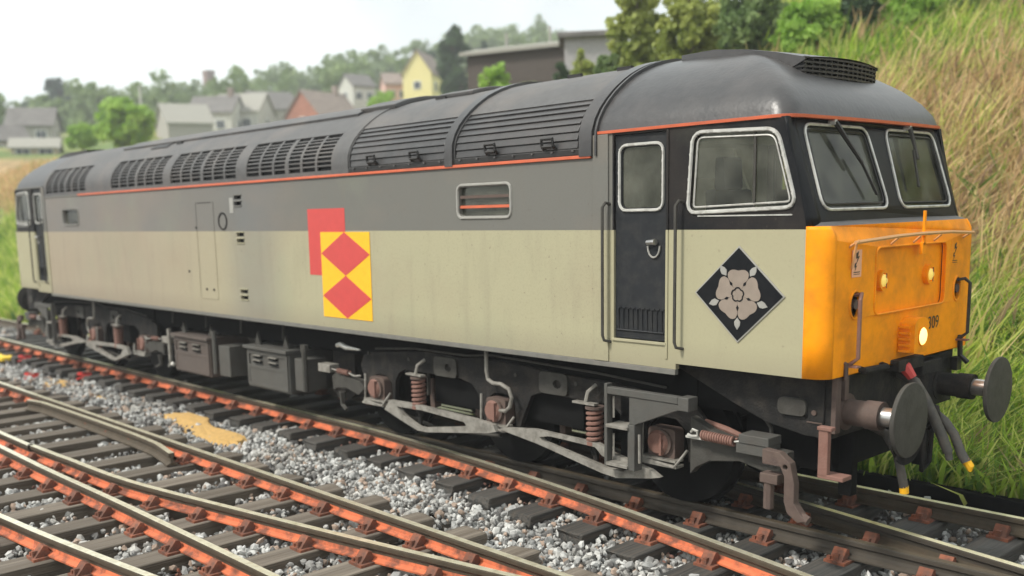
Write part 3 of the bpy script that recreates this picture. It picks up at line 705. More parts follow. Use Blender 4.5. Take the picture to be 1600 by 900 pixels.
# ---- hoses and gear below the nose
h1 = MB().tube([(.06, 1.30, 1.30), (.20, 1.30, 1.24), (.30, 1.29, 1.10), (.38, 1.29, .95), (.45, 1.30, .80), (.50, 1.30, .68)], [.04, .045, .045, .043, .043, .04], 12)
h1.cyl((.50, 1.30, .69), (.515, 1.30, .62), .03, 10); h1.build('brake_hose', M['rubber'], loco, smooth=True)
MB().tube([(.05, 1.25, 1.40), (.14, 1.25, 1.36), (.19, 1.27, 1.28)], [.05, .055, .04], 8).build('hose_cock', M['red'], loco)
h2 = MB().tube([(.10, 1.45, 1.02), (.28, 1.43, 1.0), (.42, 1.40, .92), (.50, 1.40, .82), (.56, 1.40, .68), (.61, 1.40, .60)], .038, 12).build('brake_hose', M['rubber'], loco, smooth=True)
MB().tube([(.60, 1.40, .62), (.635, 1.42, .56), (.64, 1.41, .52)], [.036, .034, .012], 8).build('hose_coupling', M['ylw'], h2)
h3 = MB().tube([(.10, .72, .95), (.24, .72, .90), (.33, .74, .75), (.36, .76, .60), (.38, .78, .47)], .036, 12).build('brake_hose', M['rubber'], loco, smooth=True)
MB().cyl((.38, .78, .48), (.383, .785, .42), .036, 10).build('hose_coupling', M['ylw'], h3)
mb = MB().box(.05, .13, .0, .05, .66, 1.04).box(.04, .16, -.01, .06, 1.02, 1.05).box(.05, .26, .0, .14, .64, .675); mb.build('footstep_bracket', M['rust'], loco, bevel=.006)
MB().box(.03, .07, .36, .42, 1.20, 1.52).build('beam_gusset', M['rustd'], loco, bevel=.004); mb = MB().box(.03, .07, .22, .30, .95, 1.42); mb.build('beam_gusset', M['rustd'], loco, bevel=.004)
mb = MB().tube([(.05, .30, 1.52), (.10, .30, 1.50), (.10, .30, 1.38)], .018, 6); mb.build('beam_pipe', M['rustd'], loco)
MB().tube([(.05, .55, 1.43), (.12, .55, 1.42), (.16, .85, 1.42), (.10, .9, 1.42)], .03, 8).build('multiple_cable', M['under'], loco)
MB().box(.03, .16, 1.08, 1.55, 1.34, 1.44).build('beam_fitting', M['under'], loco, bevel=.01); MB().box(.03, .12, 1.62, 2.0, 1.24, 1.36).build('beam_fitting', M['under'], loco, bevel=.01)
mb = MB().tube([(.10, 2.42, 1.52), (.11, 2.42, 1.33), (.18, 2.42, 1.27)], .025, 6).box(.06, .12, 2.34, 2.44, 1.20, 1.32).build('lamp_bracket', M['ink'], loco)
MB().tube([(.03, 1.35, 1.05), (.25, 1.35, 1.05), (.36, 1.35, 1.02), (.38, 1.35, .93), (.30, 1.35, .86)], [.05, .045, .04, .035, .03], 10).build('coupling_hook', M['under'], loco, smooth=True)
mb = MB().tube([(.31, 1.28, .87), (.30, 1.28, .55), (.27, 1.35, .48), (.30, 1.42, .55), (.31, 1.42, .87)], .022, 8); mb.build('coupling_link', M['under'], loco, smooth=True)
mb = MB().box(-.9, -.1, .5, 2.2, .55, .95).box(-.10, .02, .62, .72, .35, .9).box(-.10, .02, 1.98, 2.08, .35, .9)
mb.build('nose_underbody', M['dark'], loco, bevel=.01)
MB().tube([(-.62, .32, 1.06), (-.60, .32, .96), (-.55, .32, .90), (-.54, .32, .82)], .018, 6).build('sand_pipe', M['underl'], loco)
# footsteps under the cab door
mb = MB().box(-2.075, -2.04, -.02, .06, .37, 1.15).box(-2.04, -1.25, -.02, .05, 1.055, 1.12).box(-1.25, -1.14, -.02, .12, 1.0, 1.12)
mb.prism([(-1.79, 1.052), (-1.25, 1.052), (-1.25, 1.0), (-1.73, .80), (-1.79, .80)], -.01, .04, 'y')
mb.box(-1.80, -1.72, -.02, .10, .37, .80)
fs_ = mb.build('cab_footstep', M['box'], loco, bevel=.006)
MB().box(-2.04, -1.79, -.04, .16, .745, .775).build('step_tread', M['beam'], fs_, bevel=.003); MB().box(-2.04, -1.79, -.04, .16, .385, .415).build('step_tread', M['beam'], fs_, bevel=.003)
MB().tube([(-2.0, .03, 1.03), (-2.0, .03, .83)], .010, 5).tube([(-2.0, .03, .68), (-2.0, .03, .46)], .010, 5).tube([(-1.68, .0, .72), (-1.66, -.02, .46)], .012, 5).build('step_stay', M['beam'], fs_)
MB().box(-2.04, -1.79, .18, .20, .4, 1.05).build('step_back', M['dark'], fs_)
copyobj(fs_, loco, sx=-1); copyobj(fs_, loco, sy=-1); copyobj(fs_, loco, sx=-1, sy=-1)

# ---- bogie
AX = (-1.60, -3.79, -5.91)
frame = [(-6.34, .86), (-6.28, .99), (-6.1, 1.05), (-5.0, 1.15), (-4.4, 1.13), (-4.2, 1.16), (-3.4, 1.14), (-3.1, 1.11), (-2.2, 1.09), (-1.6, 1.03), (-1.3, .98), (-1.20, .88), (-1.15, .72), (-1.28, .50),
         (-1.36, .46), (-1.38, .74), (-1.50, .84), (-1.70, .84), (-1.82, .74), (-1.86, .46), (-1.98, .50), (-2.15, .80), (-2.25, .87), (-3.2, .88), (-3.33, .83), (-3.45, .60), (-3.50, .47), (-3.56, .47), (-3.58, .72), (-3.70, .80), (-3.88, .80), (-4.0, .72), (-4.02, .47), (-4.07, .48), (-4.15, .75), (-4.25, .85), (-4.45, .89),
         (-5.45, .89), (-5.56, .84), (-5.63, .74), (-5.66, .50), (-5.70, .47), (-5.72, .70), (-5.82, .78), (-6.0, .78), (-6.12, .70), (-6.13, .47), (-6.22, .50)]
bog = MB().prism(frame, .30, .36, 'y').build('bogie', M['under'], loco, bevel=.006)
def B(mb, name, mt, **k): return mb.build(name, M[mt], bog, **k)
B(MB().prism(frame, 2.34, 2.40, 'y'), 'bogie_frame', 'under')
B(MB().box(-6.2, -1.3, .34, .40, 1.0, 1.32), 'frame_top', 'dark'); B(MB().box(-5.0, -2.7, .40, 2.3, .55, 1.0), 'bolster', 'dark')
for x in AX:
    for y in (.60, 2.10):
        s = 1 if y < 1 else -1
        wv = MB().tube([(x, y-s*.06, .57), (x, y+s*.055, .57), (x, y+s*.056, .57), (x, y+s*.085, .57)], [.565, .575, .60, .60], 36)
        wv.tube([(x, y-s*.09, .57), (x, y-s*.05, .57)], [.12, .16], 16); B(wv, 'wheel', 'dark', smooth=True)
    B(MB().cyl((x, .5, .57), (x, 2.2, .57), .09, 12), 'axle', 'dark', smooth=True)
    ab = MB().prism(rpoly(rect(x-.15, x+.15, .47, .76), .05), .22, .36, 'y'); ab.cyl((x, .19, .625), (x, .22, .625), .125, 20); B(ab, 'axlebox', 'rustd', bevel=.01)
    cv = MB().tube([(x-.02, .165, .625), (x-.02, .19, .625)], [.095, .115], 18); cv.box(x+.03, x+.055, .14, .19, .52, .72); B(cv, 'axlebox_cover', 'rust', smooth=False)
    kp = MB().tube([(x-.20, .20, .79), (x-.19, .18, .50), (x-.19, .16, .46), (x+.20, .14, .44), (x+.24, .16, .50), (x+.30, .20, .60)], .014, 6)
    kp.box(x-.21, x+.22, .14, .26, .425, .450).box(x-.19, x+.20, .16, .28, .47, .49); B(kp, 'axlebox_keep', 'beam')
for x in (-5.03, -2.35):
    B(MB().coil((x, .17, .52), (x, .17, .84), .068, .021, 6.3), 'spring', 'rust', smooth=True)
    B(MB().cyl((x, .17, .40), (x, .17, .86), .04, 10), 'spring_core', 'dark')
    B(MB().cyl((x, .17, .495), (x, .17, .53), .09, 14), 'spring_seat', 'rust'); B(MB().cyl((x, .17, .845), (x, .17, .87), .095, 14), 'spring_cap', 'rustd')
    B(MB().cyl((x, .17, .49), (x+.02, .17, .29), .045, 10, .02), 'spring_pin', 'under')
    X = x if x < -4 else x-.08
    B(MB().tube([(X+.03, .25, 1.06), (X+.0, .16, 1.0), (X-.01, .14, .90)], .02, 6).box(X-.15, X+.13, .10, .17, .885, .905), 'spring_bracket', 'beam')
# equalising beams
def beam(pts_out, hole, name='equaliser_beam'): return B(MB().prism(pts_out, .09, .15, 'y', [hole]), name, 'beam', bevel=.012)
beam([(-5.60, .42), (-5.50, .545), (-5.05, .555), (-4.0, .525), (-3.70, .50), (-3.66, .43), (-3.78, .40), (-4.80, .255), (-4.98, .25), (-5.25, .32)],
     rpoly([(-5.36, .485), (-4.88, .50), (-4.16, .465), (-4.13, .425), (-4.22, .405), (-4.86, .30), (-4.97, .30), (-5.22, .385)], .02))
beam([(-3.62, .47), (-3.50, .50), (-3.10, .545), (-2.26, .53), (-2.12, .50), (-2.10, .47), (-1.62, .38), (-1.52, .33), (-1.62, .305), (-2.02, .235), (-2.2, .25), (-3.05, .40)],
     rpoly([(-3.02, .475), (-2.88, .505), (-2.28, .49), (-2.2, .42), (-1.85, .355), (-1.95, .31), (-2.15, .31), (-2.98, .44)], .02))
# brackets with holes, pipe
for x in (-4.70, -3.02):
    B(MB().prism(rpoly(rect(x-.17, x+.22, .89, 1.115), .06), .27, .30, 'y', [circ(x+.08, 1.0, .055, 12, .045)]), 'bogie_lug', 'underl', bevel=.004)
B(MB().tube([(-3.90, .2, 1.26), (-3.90, .2, 1.05), (-3.88, .2, .96), (-3.80, .2, .925), (-3.68, .2, .93), (-3.56, .2, .89), (-3.52, .2, .80), (-3.55, .2, .70), (-3.62, .2, .645), (-3.80, .2, .64)], .022, 8), 'brake_pipe', 'beam', smooth=True)
# brake gear at both ends
B(MB().box(-7.09, -6.82, .15, .30, .725, .83), 'brake_block_hanger', 'beam', bevel=.006)
B(MB().prism([(-6.82, .68), (-6.74, .73), (-6.2, .68), (-6.12, .60), (-6.25, .50), (-6.5, .56), (-6.72, .54), (-6.80, .50)], .18, .30, 'y'), 'brake_arm', 'underl', bevel=.008)
B(MB().tube([(-6.62, .2, .50), (-6.63, .2, .33), (-6.50, .17, .285)], [.05, .03, .025], 6), 'brake_lever', 'underl')
B(MB().coil((-6.66, .17, .77), (-6.42, .17, .765), .026, .012, 7), 'brake_spring', 'rust', smooth=True)
B(MB().tube([(-6.8, .17, .78), (-6.66, .17, .77)], .012, 5), 'spring_link', 'beam'); B(MB().tube([(-6.42, .17, .765), (-6.3, .16, .74), (-6.15, .16, .76)], .012, 5), 'spring_link', 'beam')
B(MB().prism([(-1.25, .92), (-1.05, .83), (-.80, .78), (-.50, .76), (-.30, .75), (-.30, .55), (-.50, .55), (-.75, .60), (-1.05, .55), (-1.19, .47), (-1.25, .40)], .17, .27, 'y'), 'brake_arm', 'underl', bevel=.008)
B(MB().box(-.73, -.42, .08, .26, .70, .79).box(-.70, -.42, .07, .27, .79, .865), 'brake_block_hanger', 'box', bevel=.006)
B(MB().coil((-1.07, .09, .795), (-.75, .09, .785), .034, .012, 13), 'brake_spring', 'rust', smooth=True)
B(MB().tube([(-1.20, .11, .80), (-1.17, .09, .83), (-1.12, .09, .82), (-1.12, .09, .78), (-1.18, .09, .77), (-1.22, .09, .78)], .012, 5).box(-1.25, -1.06, .10, .13, .745, .765), 'spring_link', 'frame'); B(MB().tube([(-.75, .09, .785), (-.68, .09, .80)], .010, 5), 'spring_hook', 'frame')
B(MB().tube([(-1.18, .30, .87), (-.95, .28, .83), (-.75, .26, .79)], [.02, .03, .022], 8), 'brake_rod', 'rust')
dn = MB().prism([(-.42, .80), (-.27, .79), (-.17, .72), (-.13, .55), (-.13, .40), (-.06, .31), (-.02, .27), (-.10, .25), (-.19, .31), (-.22, .40), (-.22, .60), (-.26, .68), (-.42, .68)], -.02, .06, 'y', [circ(-.215, .68, .022, 8)])
dn.box(-.44, -.28, -.02, .10, .52, .60).cyl((-.38, .03, .54), (-.38, .03, .30), .045, 8); B(dn, 'sand_pipe_bracket', 'rustd', bevel=.006)
B(MB().cyl((-.10, .02, .30), (-.02, .02, .27), .04, 8), 'sand_pipe_end', 'rustd')
for x in (-6.15, -5.35, -4.6, -3.55, -2.7, -1.95):
    B(MB().cyl((x, .285, 1.03), (x, .30, 1.03), .022, 8), 'frame_bolt', 'underl')
for x, sgn in ((-1.60, -1), (-3.79, -1), (-3.79, 1), (-5.91, 1)):
    B(MB().prism([(x+sgn*.62, .40), (x+sgn*.70, .42), (x+sgn*.68, .78), (x+sgn*.60, .76)], .56, .66, 'y'), 'brake_shoe', 'rustd')
    B(MB().tube([(x+sgn*.66, .50, .58), (x+sgn*.70, .48, 1.02)], .022, 6), 'brake_hanger', 'underl')
B(MB().tube([(-6.0, .29, 1.10), (-5.2, .27, 1.17), (-4.3, .27, 1.17), (-3.9, .28, 1.21), (-2.4, .28, 1.17), (-1.6, .29, 1.12)], .012, 6), 'air_pipe', 'underl')
B(MB().tube([(-5.75, .24, .40), (-4.9, .40, .22), (-3.9, .40, .30)], .02, 6), 'pull_rod', 'underl')
fb = copyobj(bog, loco, sx=-1, dx=-.22)
#DETAIL
# ---- equipment boxes between the bogies
def ebox(x0, x1, z0, z1, mt):
    o = MB().box(x0, x1, .12, .9, z0, z1).build('battery_box', M[mt], loco, bevel=.012)
    w_ = x1-x0; h = z1-z0
    MB().prism(rpoly(rect(x0+.02, x1-.02, z0+.03, z1-.03), .03), .100, .12, 'y', [rpoly(rect(x0+.07, x1-.07, z0+.07, z0+h*.50), .02), rpoly(rect(x0+.07, x1-.07, z0+h*.58, z1-.08), .02)]).build('box_frame', M[mt], o, bevel=.005)
    MB().prism(rect(x0-.03, x1+.02, z1-.01, z1+.035), .06, .9, 'y').build('box_lid', M[mt], o, bevel=.006)
    for cx in (x0+w_*.28, x0+w_*.66):
        for k in range(2):
            z = z0+h*.64+k*.07; MB().prism(rpoly(rect(cx-.10, cx+.10, z, z+.035), .012), .09, .118, 'y').build('louvre', M['dark'], o)
            MB().prism(rect(cx-.105, cx+.105, z+.034, z+.046), .075, .12, 'y').build('louvre_hood', M['beam'], o)
    MB().prism(rect(x0+.07, x1-.07, z0+.07, z0+h*.5), .108, .118, 'y').build('box_panel', M['boxb' if mt == 'boxb' else 'box'], o)
    return o
ebox(-11.18, -10.0, .32, .90, 'boxb'); ebox(-8.86, -7.75, .33, .90, 'box')
MB().box(-9.78, -9.45, .15, .5, .38, .84).build('equipment_box', M['box'], loco, bevel=.01); MB().tube([(-9.86, .13, 1.05), (-9.86, .13, .40)], .035, 6).build('box_stay', M['box'], loco)
MB().box(-7.66, -7.42, .15, .5, .40, .84).build('equipment_box', M['box'], loco, bevel=.01); MB().tube([(-7.36, .12, 1.0), (-7.36, .12, .42)], .035, 6).box(-7.42, -7.31, .10, .16, .96, 1.05).build('box_stay', M['underl'], loco)
MB().box(-11.6, -7.3, .9, 2.3, .40, 1.0).build('fuel_tank', M['dark'], loco, bevel=.05)
MB().prism(rpoly([(-7.25, 1.3), (-6.75, 1.3), (-6.75, .4), (-6.9, .32), (-7.2, .32), (-7.25, .4)], .05), .5, 2.2, 'y').build('air_tank', M['under'], loco)
mb = MB()
for x in (-11.5, -10.35, -9.27, -8.1): MB().tube([(x, .28, 1.32), (x, .26, 1.05)], .018, 5).build('hanger_rod', M['underl'], loco); MB().prism([(x-.30, 1.32), (x-.05, 1.32), (x+.12, .92), (x-.06, .92)], .42, .46, 'y').build('hanger_bracket', M['underl'], loco)
mb = MB()
for x in (-11.0, -10.1, -8.7, -7.95): MB().prism([(x-.08, .92), (x+.08, .92), (x, 1.12)], .2, .23, 'y').build('box_gusset', M['underl'], loco)
MB().tube([(-6.70, .2, 1.09), (-6.62, .2, 1.11), (-6.5, .2, 1.08), (-6.2, .2, 1.075)], [.03, .035, .03, .012], 6).build('air_cock', M['frame'], loco)
MB().box(-11.40, -11.34, .1, .14, .40, .98).tube([(-11.37, .1, .42), (-11.37, .08, .36)], .02, 5).build('box_strap', M['beam'], loco)
MB().cyl((-11.2, .09, .44), (-11.2, .06, .40), .04, 8).build('pale_stub', M['silver2'], loco)  # short pale cylinder at the corner of the battery box
# rear-cab orange edge
MB().box(-16.26, -16.19, -.004, .0, 1.62, 2.54).build('orange_edge', M['stripe'], loco)

#TRACKS#
# ================================================================== GROUND
KX, KY, KZ = 3.82, -6.98, 2.74
def sstep(a, b, x):
    t = np.clip((x-a)/(b-a), 0, 1); return t*t*(3-2*t)
def hgt(x, y):
    x = np.asarray(x, float); y = np.asarray(y, float)
    Hb = 4.0+4.9*sstep(-22, -12, x); W = 11+9.5*sstep(-22, -12, x)
    near = -.44+Hb*sstep(0, 1, (y-3.15)/W)**.85+.22*np.sin(x*.7+y*.5)*sstep(3.5, 8, y)+np.maximum(0, y-20)*.05*sstep(-21, -11, x)
    r = np.hypot(x-KX, y-KY); a = np.degrees(np.arctan2(-(x-KX), y-KY))
    tab = np.interp(r, [30, 50, 85, 120, 170, 260, 420, 700], [1.0, 2.2, 3.6, 4.7, 5.2, 5.2, 3.0, 2.0])+np.clip(62-a, -12, 22)*.10*sstep(70, 200, r)+np.clip(62-a, 0, 14)*.09*sstep(160, 230, r)
    far = KZ+r*np.tan(np.radians(tab))
    wy = sstep(8, 16, y)*sstep(20, 32, a)
    h = near*(1-wy)+np.maximum(near, far)*wy
    h = h*sstep(2.9, 3.6, y)+(-.44)*(1-sstep(2.9, 3.6, y))
    return h
def H1(x, y): return float(hgt(x, y))
def pol(az, r): a = math.radians(az); return KX-r*math.sin(a), KY+r*math.cos(a)
rr = np.concatenate([[0.01], np.geomspace(2, 1600, 110)]); aa = np.radians(np.concatenate([np.arange(0, 90, .75), np.arange(90, 360, 3)]))
Rg, Ag = np.meshgrid(rr, aa, indexing='ij'); Xg = KX-Rg*np.sin(Ag); Yg = KY+Rg*np.cos(Ag); Zg = hgt(Xg, Yg)
V = np.stack([Xg, Yg, Zg], -1).reshape(-1, 3); na = len(aa); i = np.arange(len(rr)-1)[:, None]; j = np.arange(na)[None]
Fq = np.stack([i*na+j, i*na+(j+1) % na, (i+1)*na+(j+1) % na, (i+1)*na+j], -1).reshape(-1, 4)
gm = bpy.data.materials.new('ground_soil_and_grass'); gm.use_nodes = True; t = gm.node_tree; n = t.nodes; l = t.links; p = n['Principled BSDF']; p.inputs['Roughness'].default_value = .95
tc = n.new('ShaderNodeTexCoord'); sx = n.new('ShaderNodeSeparateXYZ'); l.new(tc.outputs['Object'], sx.inputs[0])
def nz_(s, lo, hi, det=6):
    a = n.new('ShaderNodeTexNoise'); a.inputs['Scale'].default_value = s; a.inputs['Detail'].default_value = det; l.new(tc.outputs['Object'], a.inputs['Vector'])
    r = n.new('ShaderNodeMapRange'); r.inputs['From Min'].default_value = lo; r.inputs['From Max'].default_value = hi; l.new(a.outputs['Fac'], r.inputs[0]); return r.outputs[0]
def mixn(fac, a, b):
    x = n.new('ShaderNodeMixRGB'); l.new(fac, x.inputs[0])
    for k, c in ((1, a), (2, b)):
        if isinstance(c, tuple): x.inputs[k].default_value = (*c, 1)
        else: l.new(c, x.inputs[k])
    return x.outputs[0]
gr = mixn(nz_(.25, .4, .62), (.10, .17, .03), (.22, .24, .05)); gr = mixn(nz_(1.4, .45, .7), gr, (.07, .10, .03))
gr = mixn(nz_(.06, .52, .66), gr, (.40, .29, .15))
# the dry belt on the upper bank: taller straw-coloured growth
zx = n.new('ShaderNodeMapRange'); l.new(sx.outputs['X'], zx.inputs[0]); zx.inputs['From Min'].default_value = -10; zx.inputs['From Max'].default_value = -17; zx.inputs['To Max'].default_value = 2.4
ze = n.new('ShaderNodeMath'); ze.operation = 'SUBTRACT'; l.new(sx.outputs['Z'], ze.inputs[0]); l.new(zx.outputs[0], ze.inputs[1])
zr = n.new('ShaderNodeMapRange'); l.new(ze.outputs[0], zr.inputs[0]); zr.inputs['From Min'].default_value = 1.0; zr.inputs['From Max'].default_value = 2.0
zr2 = n.new('ShaderNodeMapRange'); l.new(ze.outputs[0], zr2.inputs[0]); zr2.inputs['From Min'].default_value = 5.0; zr2.inputs['From Max'].default_value = 4.2
mm_ = n.new('ShaderNodeMath'); mm_.operation = 'MULTIPLY'; l.new(zr.outputs[0], mm_.inputs[0]); l.new(zr2.outputs[0], mm_.inputs[1])
gr = mixn(mm_.outputs[0], gr, mixn(nz_(1.2, .35, .65), (.40, .27, .13), (.22, .16, .07)))
soil = mixn(nz_(6, .4, .65), (.075, .065, .055), (.15, .13, .11))
yg = n.new('ShaderNodeMapRange'); l.new(sx.outputs['Y'], yg.inputs[0]); yg.inputs['From Min'].default_value = 3.0; yg.inputs['From Max'].default_value = 3.4
l.new(mixn(yg.outputs[0], soil, gr), p.inputs['Base Color'])
go = npmesh('ground', V, Fq, gm, 4, smooth=True); tag(go, kind='structure')

# ================================================================== TRACKS
def spl(pts, step=.35):
    xs = [p[0] for p in pts]; P = [Vector(p) for p in pts]; out = []
    for i in range(len(P)-1):
        p0 = P[max(i-1, 0)]; p1 = P[i]; p2 = P[i+1]; p3 = P[min(i+2, len(P)-1)]; k = max(1, int((p2-p1).length/step))
        for j in range(k):
            t = j/k; out.append(.5*((2*p1)+(-p0+p2)*t+(2*p0-5*p1+4*p2-p3)*t*t+(-p0+3*p1-3*p2+p3)*t**3))
    return out+[P[-1]]
PROF = [(-.033, 0, 0), (.033, 0, 1), (.036, -.012, 1), (.034, -.045, 1), (.014, -.060, 1), (.014, -.104, 2), (.022, -.120, 2), (.066, -.140, 2), (.066, -.155, 2), (-.066, -.155, 2), (-.066, -.140, 2), (-.022, -.120, 2), (-.014, -.090, 1), (-.014, -.060, 1), (-.034, -.045, 1), (-.036, -.012, 1)]
def rail(path, parent, top='railtop', sidem='railside', foot='railfoot', closed_end=True):
    P = path; vs = []; k = len(PROF)
    for i, p in enumerate(P):
        t = (P[min(i+1, len(P)-1)]-P[max(i-1, 0)]).normalized(); nn = Vector((-t.y, t.x))
        for o, z, _ in PROF: vs.append((p.x+nn.x*o, p.y+nn.y*o, z))
    mb = MB(); fs = []; ms = []
    for i in range(len(P)-1):
        for j in range(k): fs.append((i*k+j, i*k+(j+1) % k, (i+1)*k+(j+1) % k, (i+1)*k+j)); ms.append(PROF[j][2] if j else 0)
    mb.add(vs, fs); mb.m = ms
    mb.add(vs[:k], [tuple(range(k))], 1); mb.add(vs[-k:], [tuple(range(k))], 1)
    return mb.build('rail', [M[top], M[sidem], M[foot]], parent)
def ypath(P, x):
    for a, b in zip(P, P[1:]):
        if min(a.x, b.x) <= x <= max(a.x, b.x): t = (x-a.x)/(b.x-a.x+1e-9); return a.y+(b.y-a.y)*t
    return None
# one chair and one sleeper of each kind; the rest are copies sharing their mesh
def chair_mb(s=1):
    mb = MB().box(-.09, .09, -.19, .17, -.005, .022)
    mb.prism([(-.165, .02), (-.045, .02), (-.035, .05), (-.05, .105), (-.085, .115), (-.14, .05)], -.055, .055, 'x')
    mb.prism([(.045, .02), (.13, .02), (.10, .08), (.05, .10), (.035, .05)], -.05, .05, 'x')
    mb.box(-.02, .02, -.17, -.13, .02, .075).box(-.075, -.045, -.17, -.14, .02, .05).box(.045, .075, .13, .16, .02, .045)
    return mb
cm = chair_mb().build('rail_chair', M['chair']); bev = None
CH = cm.data; bpy.data.objects.remove(cm)
SLM = {}
def sleeper(parent, x, y0, y1, w, h, ztop, mt, rails_y, rot=0, chairs=True):
    key = (round(w, 2), mt, int(rng.integers(0, 4)))
    if key not in SLM:
        bmx = bmesh.new(); bmesh.ops.create_cube(bmx, size=1); bmesh.ops.subdivide_edges(bmx, edges=bmx.edges, cuts=2, use_grid_fill=True)
        for v in bmx.verts:
            v.co.x *= w; v.co.z *= h; v.co += Vector((random.uniform(-.006, .006), random.uniform(-.008, .008)*(abs(v.co.y) > .4), random.uniform(-.006, .004)))
        me = bpy.data.meshes.new('sleeper'); bmx.to_mesh(me); bmx.free(); me.materials.append(M[mt]); SLM[key] = me
    o = bpy.data.objects.new('sleeper', SLM[key]); col.objects.link(o); c = Vector((x, (y0+y1)/2, ztop-h/2))
    o.parent = parent; o.location = c-ORI[parent.name]; o.scale = (1, y1-y0, 1); o.rotation_euler = (random.uniform(-.006, .006), random.uniform(-.02, .02), rot+random.uniform(-.012, .012)); ORI[o.name] = c
    bv = o.modifiers.new('bevel', 'BEVEL'); bv.width = .008; bv.limit_method = 'ANGLE'
    if chairs:
        for ry in rails_y:
            if ry is None or not (y0+.08 < ry < y1-.08): continue
            k = bpy.data.objects.new('rail_chair', CH); col.objects.link(k); k.parent = o
            k.location = ((rng.normal()*.01), (ry-c.y)/(y1-y0), h/2); k.scale = (1, 1/(y1-y0), 1)
            if ry < -1.2 and y0 < -2: k.scale = (1, -1/(y1-y0) if ry < -2 and random.random() < .0 else 1/(y1-y0), 1)
    return o
T1 = thing('railway_track', 'track the locomotive stands on, dark raised sleepers with orange rusty rails and a turnout', 'railway track', (-9, 1.35, -.3))
R1 = spl([(-60, .56), (-30, .55), (-17, .51), (-11.4, .49), (-8.5, .485), (-7.2, .475), (-6.115, .45), (-4.5, .335), (-2.5, .085), (-.7, -.224), (1, -.56), (3, -1.02), (7, -2.1)])
R1 = [Vector((p[0], p[1])) for p in R1]
R2p = [Vector((x, .60)) for x in (-8.6, -8.0, 8)]; R2p[0].y = .56
R3p = [Vector((-60, 2.12)), Vector((14, 2.12))]
R4p = spl([(-9.5, 2.02), (-7, 1.99), (-4.5, 1.86), (-2.5, 1.60), (-.7, 1.27), (1, .93), (3, .5), (7, -.6)])
rail(R1, T1); rail(R2p, T1, 'railside', 'railold', 'railold'); rail(R3p, T1, 'railtop', 'railside', 'railside'); rail([Vector(p) for p in R4p], T1, 'railtop', 'railold', 'railside')
for k in range(-6, 32):
    x = -1.41-.705*k
    ye = ypath(R1, x); y0 = (ye if ye is not None else .5)-.50
    y1 = 2.62
    rys = [ye, .60 if x > -8 else None, 2.12, ypath(R4p, x) if x > -7 else None]
    rys = [a for i_, a in enumerate(rys) if a is not None and all(b is None or abs(a-b) > .2 for b in rys[:i_])]
    sleeper(T1, x, y0+rng.normal()*.02, y1, .32, .15, -.175, 'sleep', rys)
T2 = thing('railway_track', 'nearest track, a turnout with grey timbers, orange rusty rails and a crossing', 'railway track', (-7, -3, -.3))
RA = [Vector((x, -1.65)) for x in (-60, -20, -8, 8)]
RB = spl([(-60, -3.0), (-20, -3.0), (-9.9, -3.0), (-8.9, -2.97), (-7.95, -2.93), (-7.75, -2.915), (-6.24, -2.83), (-4.22, -2.49), (-2.78, -2.22), (-1, -1.86)])
RC = spl([(-60, -3.27), (-20, -3.27), (-9.1, -3.27), (-7.4, -3.27), (-4, -3.23), (8, -3.22)])
RD = spl([(-60, -4.75), (-10, -4.62), (-7.5, -4.42), (-5.96, -4.23), (-4.7, -4.09), (-2, -3.7), (2, -3.0)])
RE = spl([(-12.2, -1.90), (-11.8, -1.82), (-9, -1.80), (-7.7, -1.84), (-7.1, -1.95)])
toV = lambda P: [Vector((p[0], p[1])) for p in P]
for P in (RA, RB, RC, RD): rail(toV(P), T2)
rail(toV(RE), T2, 'railtop', 'railside', 'railside')
for k in range(-4, 30):
    x = -1.29-.735*k+rng.normal()*.015
    rys = [-1.65, ypath(RB, x), ypath(RC, x), ypath(RD, x)]
    rys = [a for i_, a in enumerate(rys) if a is not None and all(b is None or abs(a-b) > .3 for b in rys[:i_])]
    sleeper(T2, x, -5.35 if x < -3 else -5.2, -1.05+rng.normal()*.03, .30, .15, -.165, 'timber', rys)

# ================================================================== BALLAST
def ico():
    bmx = bmesh.new(); bmesh.ops.create_icosphere(bmx, subdivisions=1, radius=1); v = np.array([q.co[:] for q in bmx.verts]); fq = np.array([[q.index for q in p_.verts] for p_ in bmx.faces]); bmx.free(); return v, fq
IV, IF = ico()
def stones(name, pts, size, mts, mfrac):
    n_ = len(pts); k = len(IV)
    shp = IV[None]*(1+rng.uniform(-.28, .28, (n_, k, 1)))
    shp *= rng.uniform([.7, .7, .45], [1.25, 1.1, .85], (n_, 1, 3))
    q = rng.normal(size=(n_, 4)); q /= np.linalg.norm(q, axis=1, keepdims=True); a, b, c, d = q.T
    Rm = np.stack([1-2*(c*c+d*d), 2*(b*c-a*d), 2*(b*d+a*c), 2*(b*c+a*d), 1-2*(b*b+d*d), 2*(c*d-a*b), 2*(b*d-a*c), 2*(c*d+a*b), 1-2*(b*b+c*c)], -1).reshape(-1, 3, 3)
    V = np.einsum('nij,nkj->nki', Rm, shp)*size[:, None, None]+pts[:, None]
    Fq = (IF[None]+np.arange(n_)[:, None, None]*k).reshape(-1, 3)
    o = npmesh(name, V.reshape(-1, 3), Fq, mts, 3)
    mi = np.repeat(rng.choice(len(mts), n_, p=mfrac), len(IF)).astype(np.int32); o.data.polygons.foreach_set('material_index', mi); return o
SM = [mat('stone_pale', (.50, .50, .48), .85, var=.3, vscale=14, dirt=(.26, .22, .17), damt=.5, dscale=2.5), mat('stone_grey', (.30, .30, .29), .88, var=.3, vscale=14, dirt=(.17, .14, .11), damt=.5, dscale=2.5), mat('stone_warm', (.36, .27, .21), .85, var=.25, vscale=30), mat('stone_dark', (.12, .115, .11), .9, var=.2, vscale=30)]
